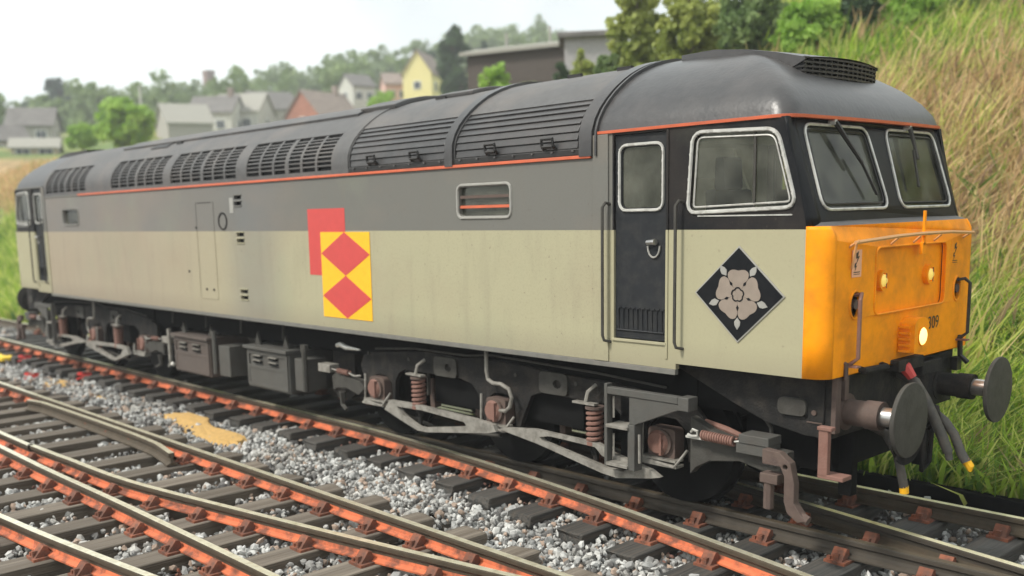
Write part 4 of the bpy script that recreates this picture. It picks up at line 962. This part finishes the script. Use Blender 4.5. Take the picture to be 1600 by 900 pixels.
def region(x0, x1, y0, y1, dens, s, zb, zv):
    k = int((x1-x0)*(y1-y0)*dens); x = rng.uniform(x0, x1, k); y = rng.uniform(y0, y1, k); z = zb+rng.uniform(0, 1, k)**1.3*zv
    return np.stack([x, y, z], 1), np.clip(rng.lognormal(-.12, .28, k), .5, 1.7)*s
regs = [region(-9.5, 3, -1.35, .7, 640, .036, -.36, .09), region(-9.5, 6, .7, 3.3, 230, .036, -.38, .10), region(-12, 1, -5.6, -1.3, 560, .036, -.34, .115),
        region(-16, -9.5, -1.35, 1.0, 360, .042, -.37, .10), region(-27, -16, -1.5, 3.3, 90, .06, -.38, .09), region(-16, -9.5, 1, 3.3, 60, .05, -.38, .1), region(-20, -12, -5.5, -1.35, 140, .045, -.37, .1)]
P_ = np.concatenate([r[0] for r in regs]); S_ = np.concatenate([r[1] for r in regs])
# shoulder of ballast heaped between the two tracks
hp = np.exp(-((P_[:, 1]+.75)/.35)**2)*.055+.035*np.sin(P_[:, 0]*2.1)*np.sin(P_[:, 1]*3.3+1); P_[:, 2] += np.where(P_[:, 1] > -1.6, hp, .03*np.sin(P_[:, 0]*3)*np.sin(P_[:, 1]*4))
# bare hollows between the timbers
gap = (np.sin(P_[:, 0]*5.1+P_[:, 1]*2.3)+np.sin(P_[:, 0]*1.7-P_[:, 1]*3.1)) < -.95
sp_ = ((P_[:, 0]+9.3)/1.5)**2+((P_[:, 1]+.45+.12*(P_[:, 0]+9.3))/.30)**2 < 1
keep = ~(gap & (P_[:, 1] < -1.5)) & ~(sp_ & (rng.uniform(size=len(P_)) < .78)) ; P_ = P_[keep]; S_ = S_[keep]
gv = stones('ballast_gravel', P_, S_, SM, [.42, .34, .10, .14]); tag(gv, 'loose pale grey crushed-stone ballast between and around the sleepers', 'ballast', kind='stuff')
# rust-stained stones near the rails
P2 = []
for P, n_ in ((R1, 500), (RA, 420), (toV(RB), 420), (toV(RC), 420)):
    for q in range(n_):
        x = random.uniform(-13, 1); y = ypath(P, x)
        if y is None: continue
        P2.append((x, y+random.gauss(0, .10), -.27+random.uniform(-.05, .03)))
P2 = np.array(P2); rs = stones('rust_stained_gravel', P2, rng.uniform(.018, .036, len(P2)), [M['rust'], M['chair'], SM[2]], [.3, .25, .45]); tag(rs, 'small rust-stained stones scattered along the rails', 'ballast', kind='stuff')
# sand spills
sandm = mat('yellow_sand', (.56, .35, .12), .95, var=.15, vscale=20, dirt=(.45, .30, .12), damt=.5, dscale=12, bump=.4, bscale=80)
def patch(name, pts, z, label, hh=.03, mt=sandm, cat='sand'):
    c = Vector((sum(p[0] for p in pts)/len(pts), sum(p[1] for p in pts)/len(pts))); P = rpoly(pts, .25, 4); n_ = len(P); vs = []
    for fr_, zz in ((1, z-.05), (.93, z+hh*.5), (.75, z+hh*.9), (.45, z+hh)):
        for p_ in P: q = c+(Vector(p_)-c)*fr_*(1+random.uniform(-.05, .05)); vs.append((q.x, q.y, zz+random.uniform(-.006, .006)))
    vs.append((c.x, c.y, z+hh)); fs = [(a*n_+b, a*n_+(b+1) % n_, (a+1)*n_+(b+1) % n_, (a+1)*n_+b) for a in range(3) for b in range(n_)]+[(3*n_+b, 3*n_+(b+1) % n_, 4*n_) for b in range(n_)]
    o = MB().add(vs, fs).build(name, mt, origin=(c.x, c.y, z), smooth=True); tag(o, label, cat); return o
patch('sand_spill', [(-10.7, -.50), (-10.5, -.12), (-9.8, -.06), (-9.35, -.30), (-8.8, -.42), (-8.2, -.32), (-7.85, -.55), (-8.2, -.84), (-9.2, -.76), (-10.2, -.6)], -.245, 'largest patch of spilled yellow sand on the ballast beside the dark sleepers')
patch('sand_spill', [(-15.9, -.5), (-15.4, -.12), (-14.6, -.36), (-14.9, -.74)], -.28, 'small patch of yellow sand next to a red scrap, far left on the ballast')
patch('sand_spill', [(-13.4, -.66), (-13.3, -.38), (-12.7, -.42), (-12.8, -.72)], -.28, 'smallest patch of pale yellow sand between the tracks on the left')
patch('sand_spill', [(-4.3, -.62), (-4.15, -.45), (-3.95, -.5), (-4.05, -.68)], -.30, 'tiny stain of yellow sand among grey stones beside the near track', .015)
redm = mat('red_plastic', (.62, .05, .04), .5, var=.1)
for (x, y), lb, c_ in (((-15.85, -.62), 'red scrap lying beside the small sand patch at far left', redm), ((-15.05, .09), 'red scrap lying on stones nearer the locomotive track', redm), ((-18.6, .16), 'pale red scrap right beside the rail near the rear of the locomotive', redm)):
    mb = MB()
    for q in range(5):
        a = q*1.3; mb.prism(rpoly([(-.12, -.03), (.13, -.04), (.10, .05), (-.09, .06)], .02), -.012, .012, 'z', fn=lambda X, Y, Z, a=a, q=q: (x+X*math.cos(a)-Y*math.sin(a)+.06*math.cos(a*2), y+X*math.sin(a)+Y*math.cos(a)+.05*math.sin(a*3), -.25+Z+.03*q+X*.2))
    tag(mb.build('red_scrap', c_, origin=(x, y, -.28)), lb, 'scrap')
ym = mat('yellow_board', (.80, .55, .03), .6, var=.1)
for x0, x1, y, lb in ((-23.2, -20.8, -.45, 'long flat yellow board lying on the ballast at the far left edge'), (-20.1, -19.2, .0, 'short yellow board lying beside the rail near the rear buffer')):
    tag(MB().prism([(x0, -.28), (x1, -.28), (x1-.02, -.20), (x0+.02, -.20)], y-.16, y+.16, 'y').build('yellow_board', ym, origin=((x0+x1)/2, y, -.28), bevel=.01), lb, 'board')
# thin bent wire lying on the ballast
tag(MB().tube([(-13.9+.55*t, -1.02+.16*math.sin(t*2.2), -.27+.07*math.sin(t*1.5)) for t in [i*.25 for i in range(9)]], .018, 6).build('bent_wire', M['rubber'], origin=(-13.4, -1, -.27)), 'dark bent cable lying on stones beside the near rail at left', 'cable')
# dark edging board behind the far rail
ed = MB().box(-8, 12, 2.95, 3.08, -.42, -.10).build('edging_board', M['dark'], origin=(2, 3, -.4), bevel=.01); tag(ed, 'dark edging board running behind the far rail at the foot of the grass', 'edging')

# ================================================================== GRASS
def blades(name, n_, xr, yr, hlen, wid, colr, zr=None, lean=.25, label='', acc=None):
    x = rng.uniform(*xr, n_); y = yr[0]+(yr[1]-yr[0])*rng.uniform(0, 1, n_); z = hgt(x, y)
    if zr is not None: k = acc(x, y, z); x, y, z = x[k], y[k], z[k]; n_ = len(x)
    L_ = rng.uniform(.55, 1.2, n_)*hlen; a = rng.uniform(0, 6.283, n_); dx, dy = np.cos(a), np.sin(a); lx = rng.normal(size=n_)*lean+.32; ly = rng.normal(size=n_)*lean-.15
    w_ = wid*rng.uniform(.6, 1.3, n_); b0 = np.stack([x-dx*w_, y-dy*w_, z-.03], 1); b1 = np.stack([x+dx*w_, y+dy*w_, z-.03], 1)
    m0 = np.stack([x+lx*L_*.35-dx*w_*.8, y+ly*L_*.35-dy*w_*.8, z+L_*.55], 1); m1 = np.stack([x+lx*L_*.35+dx*w_*.8, y+ly*L_*.35+dy*w_*.8, z+L_*.55], 1); tp = np.stack([x+lx*L_, y+ly*L_, z+L_*.95], 1)
    V = np.stack([b0, b1, m1, m0, tp], 1).reshape(-1, 3); o = np.arange(n_)[:, None]*5
    Fq = np.concatenate([o+np.array([[0, 1, 2]]), o+np.array([[0, 2, 3]]), o+np.array([[3, 2, 4]])], 1).reshape(-1, 3)
    ob = npmesh(name, V, Fq, colr, 3); mi = np.repeat(rng.integers(0, len(colr), n_), 3).astype(np.int32); ob.data.polygons.foreach_set('material_index', mi)
    tag(ob, label, 'grass', kind='stuff'); return ob
def leafm(name, c, c2=None, tr=.35):
    m = bpy.data.materials.new(name); m.use_nodes = True; t = m.node_tree; n = t.nodes; l = t.links; p = n['Principled BSDF']; p.inputs['Roughness'].default_value = .6; p.inputs['Specular IOR Level'].default_value = .3
    tc = n.new('ShaderNodeTexCoord'); a = n.new('ShaderNodeTexNoise'); a.inputs['Scale'].default_value = .9; a.inputs['Detail'].default_value = 4; l.new(tc.outputs['Object'], a.inputs['Vector'])
    r = n.new('ShaderNodeMapRange'); r.inputs['From Min'].default_value = .35; r.inputs['From Max'].default_value = .65; l.new(a.outputs['Fac'], r.inputs[0])
    x = n.new('ShaderNodeMixRGB'); x.inputs[1].default_value = (*c, 1); x.inputs[2].default_value = (*(c2 or tuple(v*1.6 for v in c)), 1); l.new(r.outputs[0], x.inputs[0]); l.new(x.outputs[0], p.inputs['Base Color'])
    td = n.new('ShaderNodeBsdfTranslucent'); l.new(x.outputs[0], td.inputs[0]); ms = n.new('ShaderNodeMixShader'); ms.inputs[0].default_value = tr; l.new(p.outputs[0], ms.inputs[1]); l.new(td.outputs[0], ms.inputs[2]); l.new(ms.outputs[0], n['Material Output'].inputs[0])
    return m
GG = [leafm('grass_green', (.30, .46, .05), (.46, .60, .09), .5), leafm('grass_deep', (.14, .26, .05), (.24, .36, .07), .5), leafm('grass_yellow_green', (.60, .66, .14), (.74, .74, .28), .5)]
GD = [leafm('straw_pale', (.78, .58, .30), (.85, .66, .38)), leafm('straw_brown', (.52, .36, .19), (.66, .46, .26)), leafm('straw_olive', (.42, .38, .14), (.56, .50, .20)), leafm('straw_shade', (.34, .23, .15), (.45, .32, .19))]
def edge(x, y): return 1.5+.7*np.sin(x*.9+1)+.35*np.sin(x*2.3)+.35*np.sin(y*2)
blades('bank_green_grass', 80000, (-9, 6), (3.15, 13), .85, .022, GG, True, .42, 'tall bright green grass on the bank behind the buffers', lambda x, y, z: z < edge(x, y)+rng.normal(size=len(x))*.6)
blades('bank_dry_grass', 55000, (-14, 7), (7, 20), 1.0, .032, GD, True, .42, 'dry straw-coloured tall grass on the upper bank behind the cab', lambda x, y, z: (z > edge(x, y)-.1+rng.normal(size=len(x))*.55) & (z < 4.5+.5*np.sin(x)+rng.normal(size=len(x))*.6))
blades('bank_top_grass', 50000, (-24, 5), (12, 26), .8, .035, [GG[0], GG[2], GG[1], GD[2]], True, .3, 'olive green rough growth on the top of the bank above the locomotive roof', lambda x, y, z: z > 4.3+.4*np.sin(x*1.3))
blades('left_bank_grass', 80000, (-48, -9), (3.2, 16), .8, .04, [GG[0], GG[2], GG[1]], True, .3, 'green grass on the low bank behind the rear of the locomotive', lambda x, y, z: z < 3.5+rng.normal(size=len(x))*.3)
blades('left_dry_grass', 45000, (-60, -15), (7, 26), .6, .05, [GD[0], GD[1], GD[2]], True, .3, 'brown dry grass along the crest of the low bank at left', lambda x, y, z: (z > 3.4+rng.normal(size=len(x))*.2) & (z < 6))

blades('green_tufts', 14000, (-12, 7), (8, 20), .8, .04, [GG[1], GG[0]], True, .5, 'green tufts growing through the dry grass of the bank', lambda x, y, z: (np.sin(x*.8+y*.5)+np.sin(y*.9-x*1.1)) > .2)
blades('dead_stems', 9000, (-9, 6), (3.3, 10), .9, .022, [GD[3], GD[1], GG[1]], True, .6, 'dead brown stems tangled in the green grass of the bank', lambda x, y, z: (np.sin(x*1.7)+np.sin(y*2.1+x)) > .1)
blades('pale_grass_stalks', 5000, (-6, 5), (3.6, 15), 1.5, .020, [GD[0], GG[2]], True, .22, 'long pale stalks standing out of the bank grass', lambda x, y, z: (np.sin(x*3.1)+np.sin(y*2.7+x)) > .3)
blades('brown_weeds', 9000, (-9, 6), (6, 20), 1.1, .05, [GD[1], GD[3], GG[1]], True, .35, 'brown weeds growing in clumps among the dry grass', lambda x, y, z: (np.sin(x*1.9+.6*y)+np.sin(y*1.3-x*.7)) > .9)
# ================================================================== TREES
def crown(seed, rx, rz, n_clump, per, leaf, cr_=.28, cone=0):
    r = np.random.default_rng(seed); c = r.normal(size=(n_clump, 3)); c /= np.linalg.norm(c, axis=1, keepdims=True); c *= r.uniform(.25, 1, (n_clump, 1))**.5
    if cone: f_ = 1-.75*(c[:, 2]*.5+.5); c[:, 0] *= f_; c[:, 1] *= f_
    c *= [rx, rx, rz]; s = r.uniform(.6, 1.3, (n_clump, 1))*cr_*rx
    d = r.normal(size=(n_clump, per, 3)); d /= np.linalg.norm(d, axis=2, keepdims=True); d *= r.uniform(.3, 1, (n_clump, per, 1))**.6
    P = (c[:, None]+d*s[:, None]*[1, 1, .8]).reshape(-1, 3); n_ = len(P); u = r.normal(size=(n_, 3)); u /= np.linalg.norm(u, axis=1, keepdims=True); v = np.cross(u, r.normal(size=(n_, 3))); v /= np.linalg.norm(v, axis=1, keepdims=True)
    L_ = leaf*r.uniform(.6, 1.3, (n_, 1)); V = np.stack([P-u*L_, P+v*L_*.6, P+u*L_, P-v*L_*.6], 1).reshape(-1, 3); return V, np.arange(n_*4).reshape(-1, 4)
LM = {'dark': leafm('leaf_dark_green', (.045, .085, .04), (.09, .15, .06), .25), 'bright': leafm('leaf_bright_green', (.24, .42, .06), (.42, .60, .13), .45), 'mid': leafm('leaf_mid_green', (.15, .23, .08), (.28, .36, .14), .35), 'olive': leafm('leaf_olive', (.26, .32, .07), (.46, .50, .14), .4), 'blue': leafm('leaf_blue_green', (.06, .10, .075), (.10, .15, .10), .2)}
bark = mat('bark', (.13, .10, .075), .9, bump=.5, bscale=12)
seed_ = [10]
def tree(name, label, az, r, top_el, wdeg, kind, group=None, cone=0, base=None, n_=70, per=55, low=.12):
    x, y = pol(az, r); zg = H1(x, y)-.1; zt = KZ+r*math.tan(math.radians(top_el)); h = max(zt-zg, 1.5); rx = r*math.radians(wdeg)/2
    o = thing(name, label, 'tree' if 'bush' not in name and 'shrub' not in name else 'bush', (x, y, zg), group); seed_[0] += 1
    rz = h*(1-low)/2; V, Fq = crown(seed_[0], rx*.85, rz*.88, n_, per, max(.10, .085*rx+.04*h/6), .30, cone); V[:, 2] += zg+h*low+rz; V[:, 0] += x; V[:, 1] += y
    cr__ = npmesh('crown', V-np.array([x, y, zg]), Fq, LM[kind], 4); cr__.parent = o
    mb = MB().tube([(x, y, zg-.2), (x+.02*h, y, zg+h*.35), (x-.01*h, y+.02*h, zg+h*.8)], [.035*h, .025*h, .008*h], 8)
    for q in range(5): a = q*1.3; mb.tube([(x, y, zg+h*(.3+.08*q)), (x+rx*.6*math.cos(a), y+rx*.6*math.sin(a), zg+h*(.45+.09*q))], [.014*h, .005*h], 5)
    mb.build('trunk', bark, o); return o
tree('conifer_tree', 'tall dark conifer standing above the skyline at the far left', 69.6, 190, 7.6, 1.5, 'blue', cone=.0)
tree('broadleaf_tree', 'big bright green tree at left behind the rear roof grilles', 66.4, 72, 6.4, 3.2, 'bright', n_=110, per=60)
tree('broadleaf_tree', 'green tree next to the big bright one, left of it', 68.6, 78, 5.2, 1.8, 'bright')
tree('broadleaf_tree', 'bright green tree right of the white house and left of the yellow gable', 52.6, 88, 6.9, 2.0, 'bright')
tree('broadleaf_tree', 'small light green tree in front of the yellow gabled house', 50.9, 80, 6.2, 1.2, 'bright')
tree('broadleaf_tree', 'bright green tree in front of the long dark shed', 46.4, 39, 8.3, 2.6, 'bright', n_=90)
tree('broadleaf_tree', 'tallest dark green tree, above the middle of the locomotive roof', 48.5, 100, 10.4, 2.1, 'dark', n_=110, per=70)
tree('broadleaf_tree', 'rounded dark tree between the yellow gable and the tallest dark tree', 50.0, 165, 9.0, 1.8, 'dark', n_=90)
tree('broadleaf_tree', 'blue-green dark tree right of the tallest tree, behind the shed roof', 46.9, 120, 9.5, 1.3, 'blue')
tree('conifer_tree', 'thin dark conifer on the skyline right of the big bright tree', 64.8, 210, 7.2, .35, 'blue', cone=1)
tree('conifer_tree', 'thin dark conifer at the left shoulder of the tall dark one', 66.9, 210, 6.8, .4, 'blue', cone=1)
tree('conifer_tree', 'narrow dark tree on the skyline above the brick gable', 57.6, 210, 7.7, .6, 'blue', cone=.5)
k = 0
skt = ['at the extreme left edge of the skyline', 'left of the tall conifer on the skyline', 'just right of the tall conifer', 'above the left grey house roofs', 'behind the pole on the skyline', 'left of the brick tower', 'right of the brick tower', 'above the white houses', 'left of the narrow tree over the brick gable', 'above the ridge of the brick house', 'above the pale gable beside the brick house', 'above the pink house', 'left of the rounded dark tree']
for az, te, wd, kd in ((72.6, 6.1, 1.3, 'mid'), (71.2, 6.2, 1.2, 'dark'), (68.3, 6.0, .9, 'mid'), (70.3, 5.8, 1.0, 'mid'), (65.4, 6.5, 1.1, 'mid'), (63.2, 6.8, 1.1, 'mid'), (61.0, 6.7, 1.1, 'blue'), (59.6, 6.9, 1.1, 'mid'), (58.4, 6.9, 1.1, 'mid'), (56.3, 7.4, 1.2, 'mid'), (54.7, 7.6, 1.3, 'dark'), (53.0, 8.0, 1.3, 'mid'), (51.6, 8.4, 1.2, 'dark')):
    tree('skyline_tree', 'hazy green tree on the wooded ridge, '+skt[k], az, 200+8*(k % 3), te, wd, kd, 'trees on the far wooded ridge', n_=40, per=40); k += 1
# distant wood, one mass
Vs = []; Fs = []; o_ = 0
for q in range(420):
    az = random.uniform(43, 78); r = random.choice([random.uniform(150, 290), random.uniform(215, 255)]); x, y = pol(az, r); rx = random.uniform(2.4, 5.0); V, Fq = crown(500+q, rx, rx*1.15, 10, 26, .55); V += [x, y, H1(x, y)+rx*.7]; Vs.append(V); Fs.append(Fq+o_); o_ += len(V)
tag(npmesh('distant_wood', np.concatenate(Vs), np.concatenate(Fs), LM['mid'], 4), 'hazy woodland covering the far hillside behind the houses', 'woodland', kind='stuff')
# bushes on the upper bank behind the cab roof
bl = [('olive bush on the bank just right of the pale grey shed', 38.4, 30, 12.6, 3.4, 'olive'), ('yellow-green bush on the bank above the end of the louvred roof', 35.6, 28, 12.2, 3.8, 'olive'), ('dull green bush on the bank above the start of the cab dome', 32.4, 27, 11.5, 4.0, 'mid'), ('yellow-green bush on the bank above the cab dome', 29.6, 26, 10.6, 3.6, 'bright'),
      ('dark green bush on the bank above the roof grille', 27.0, 26, 11.6, 1.8, 'dark'), ('bright bush on the bank right of the dark one above the grille', 24.6, 26, 10.4, 3.4, 'bright'), ('green bush on the bank near the upper right corner', 21.4, 27, 10.4, 3.4, 'mid'), ('olive bush at the extreme upper right', 18.6, 29, 9.4, 3.4, 'olive'),
      ('pale bush growing beside the long dark shed', 41.4, 33, 8.8, 1.7, 'olive'), ('low green bush in front of the pale grey shed', 40.0, 30, 8.2, 1.7, 'mid'), ('low bush in front of the long dark shed', 44.3, 36, 7.4, 2.0, 'mid'), ('low bush hiding the right end of the long dark shed', 42.6, 35, 8.3, 1.5, 'dark')]
for lb, az, r, te, wd, kd in bl: tree('bank_bush', lb, az, r, te, wd, kd, 'bushes along the top of the bank', n_=90, per=60, low=.02)

Vs = []; Fs = []; o_ = 0
for q in range(150):
    x = random.uniform(-10, 5); y = random.uniform(3.8, 19); rx = random.uniform(.18, .45); V, Fq = crown(900+q, rx, rx*.8, 8, 22, .055); V += [x, y, H1(x, y)+rx*.6]; Vs.append(V); Fs.append(Fq+o_); o_ += len(V)
tag(npmesh('bramble_weeds', np.concatenate(Vs), np.concatenate(Fs), LM['mid'], 4), 'low leafy brambles and weeds dotted over the grassy bank', 'weeds', kind='stuff')
# ================================================================== HOUSES
brick = mat('house_brick', (.36, .15, .10), .85, var=.2, vscale=2, dirt=(.25, .12, .09), damt=.5, dscale=1.5); wht = mat('house_render_white', (.52, .51, .47), .8); yel = mat('house_render_yellow', (.72, .64, .30), .8); pink = mat('house_render_pink', (.60, .38, .32), .8); gry = mat('house_render_grey', (.36, .34, .31), .85)
slate = mat('roof_slate', (.15, .14, .13), .8, var=.2, vscale=1.5); tile = mat('roof_tile_brown', (.25, .20, .17), .85, var=.2, vscale=1.5); pal = mat('roof_pale', (.30, .29, .25), .8); pane = mat('window_pane', (.05, .06, .07), .15); wfr = mat('window_frame_white', (.75, .75, .72), .6)
def house(label, az, r, w_, d_, wallh, roofh, rot, wall, roof, base_el=None, name='house', chim=False, wins=((-.25, .55), (.25, .55)), door=True, gablewin=True, cat='house'):
    x, y = pol(az, r); zg = KZ+r*math.tan(math.radians(base_el)) if base_el is not None else H1(x, y)
    zt = H1(x, y); o = thing(name, label, cat, (x, y, zg)); ang = math.radians(rot)+math.atan2(y-KY, x-KX)-math.pi/2
    def W(X, Y, Z): return (x+X*math.cos(ang)-Y*math.sin(ang), y+X*math.sin(ang)+Y*math.cos(ang), zg+Z)
    # local: X along ridge (w_), Y depth (d_); the front long wall is at Y=-d_/2
    foot = zt-zg-1.0
    MB().prism([(-d_/2, foot), (d_/2, foot), (d_/2, wallh), (0, wallh+roofh), (-d_/2, wallh)], -w_/2, w_/2, 'x', fn=W).build('wall', wall, o)
    e = .25; t_ = .14
    rf_ = MB()
    for s in (-1, 1):
        k_ = roofh/(d_/2); ye = s*(d_/2+e); rf_.prism([(0, wallh+roofh+.02), (ye, wallh-e*k_+.02), (ye, wallh-e*k_+.02+t_), (0, wallh+roofh+.02+t_)], -w_/2-e, w_/2+e, 'x', fn=W)
    ro_ = rf_.build('roof', roof, o)
    if chim: c_ = MB(); c_.prism(rect(-.3, .3, wallh+roofh-.4, wallh+roofh+1.0), w_*.28, w_*.28+.6, 'x', fn=W); c_.build('chimney', tile, ro_)
    for (fx, fz) in wins:
        cx = fx*w_; cz = wallh*fz; m_ = MB().prism(rect(cx-.55, cx+.55, cz-.55, cz+.55), -d_/2-.06, -d_/2-.005, 'y', fn=W); wf = m_.build('window', wfr, o)
        MB().prism(rect(cx-.45, cx-.03, cz-.45, cz+.45), -d_/2-.085, -d_/2-.062, 'y', fn=W).prism(rect(cx+.03, cx+.45, cz-.45, cz+.45), -d_/2-.085, -d_/2-.062, 'y', fn=W).build('pane', pane, wf)
    if gablewin:
        for s in (-1, 1):
            m_ = MB().prism(rect(-.5, .5, wallh*.45, wallh*.45+1.0), s*(w_/2+.005), s*(w_/2+.06), 'x', fn=W); wf = m_.build('window', wfr, o); MB().prism(rect(-.4, .4, wallh*.45+.1, wallh*.45+.9), s*(w_/2+.062), s*(w_/2+.08), 'x', fn=W).build('pane', pane, wf)
    return o
house('brick house with its red gable end facing the railway and a long brown roof', 55.9, 124, 7.2, 5.4, 2.2, 2.8, 47, brick, tile, 4.35, chim=True)
house('white house with a pale roof left of the brick gable house', 60.2, 125, 5.6, 6, 3.0, 2.2, -20, wht, pal, 4.2)
house('white house with a grey roof, left one of the white pair', 61.6, 122, 5.0, 6, 3.0, 2.0, -18, wht, slate, 4.1, chim=True)
house('low house with a wide pale roof left of the white pair', 63.4, 108, 4.4, 6, 1.8, 2.0, 12, gry, pal, 4.0, wins=(), gablewin=False)
house('grey house with a dark slate roof behind the white pair and brick gable', 58.8, 140, 6.0, 6, 3.2, 2.4, 20, gry, slate, 4.4)
house('yellow house with its gable facing the railway', 50.2, 128, 6, 3.7, 3.6, 2.6, 72, yel, tile, 5.9)
house('small pink house beside the bright green tree', 51.9, 132, 3.0, 4, 3.0, 1.4, 10, pink, tile, 5.7)
house('small white house on the slope above the brown roof', 54.0, 140, 3.4, 4, 3.0, 1.6, 30, wht, slate, 5.7)
house('grey-roofed house low at the far left below the skyline', 70.9, 112, 4.2, 5, 2.2, 1.8, -10, gry, slate, 3.7)
house('pale stone house at the left edge beside the grey-roofed one', 72.5, 98, 3.4, 4, 2.0, 1.3, 15, mat('stone_wall', (.42, .35, .28), .9), slate, 2.9)
house('low pale stone outbuilding on the crest of the brown field at left', 70.9, 84, 3.2, 3, 1.2, .7, -5, mat('stone_wall_light', (.50, .42, .33), .9), pal, 2.9, chim=False)
house('long dark shed with a pale mossy roof above the locomotive roof', 44.5, 42, 4.2, 2.4, .85, .25, -24, mat('shed_dark', (.085, .07, .06), .9), pal, 7.3, name='shed', chim=False, wins=(), gablewin=False, cat='shed')
house('pale grey shed on the bank behind the dark shed', 40.9, 37, 1.9, 2.0, .95, .2, 0, mat('shed_grey', (.40, .38, .38), .85), slate, 7.6, name='shed', chim=False, wins=(), gablewin=False, cat='shed')
x, y = pol(61.95, 230); zg = H1(x, y); zt = KZ+230*math.tan(math.radians(7.8)); tw = thing('brick_tower', 'reddish square tower rising over the trees on the far ridge', 'tower', (x, y, zg))
MB().box(x-.95, x+.95, y-.95, y+.95, zg-1, zt-.7).build('shaft', mat('tower_brick', (.28, .19, .17), .9), tw); MB().box(x-1.08, x+1.08, y-1.08, y+1.08, zt-.7, zt).build('parapet', mat('tower_cap', (.30, .22, .20), .9), tw)
x, y = pol(65.55, 95); zg = H1(x, y); tag(MB().tube([(x, y, zg-.3), (x, y, KZ+95*math.tan(math.radians(7.0)))], [.16, .10], 8).build('white_pole', wht, origin=(x, y, zg)), 'slim white pole standing against the sky behind the big bright tree', 'pole')
for q, (az, h_) in enumerate(((45.6, 9.6), (43.2, 9.9))):
    x, y = pol(az, 42); zg = H1(x, y); tag(MB().tube([(x, y, zg-.3), (x, y, KZ+42*math.tan(math.radians(h_)))], .05, 8).build('fence_post', gry, origin=(x, y, zg)), ('thin grey post above the left part of the dark shed roof', 'thin grey post above the right part of the dark shed roof')[q], 'post')
# ================================================================== HAZE
HZ_ = 1
if HZ_:
    hz = MB().box(-420, 60, -60, 420, -2.0, 52).build('haze', bpy.data.materials.new('haze_air'), origin=(0, 0, 0)); tag(hz, kind='stuff', label='thin pale haze in the air over the whole valley', cat='haze')
    mt = hz.data.materials[0]; mt.use_nodes = True; t = mt.node_tree; t.nodes.clear(); o = t.nodes.new('ShaderNodeOutputMaterial'); pv = t.nodes.new('ShaderNodeVolumePrincipled'); pv.inputs['Color'].default_value = (.95, .97, 1, 1); pv.inputs['Density'].default_value = .0013; t.links.new(pv.outputs[0], o.inputs['Volume'])
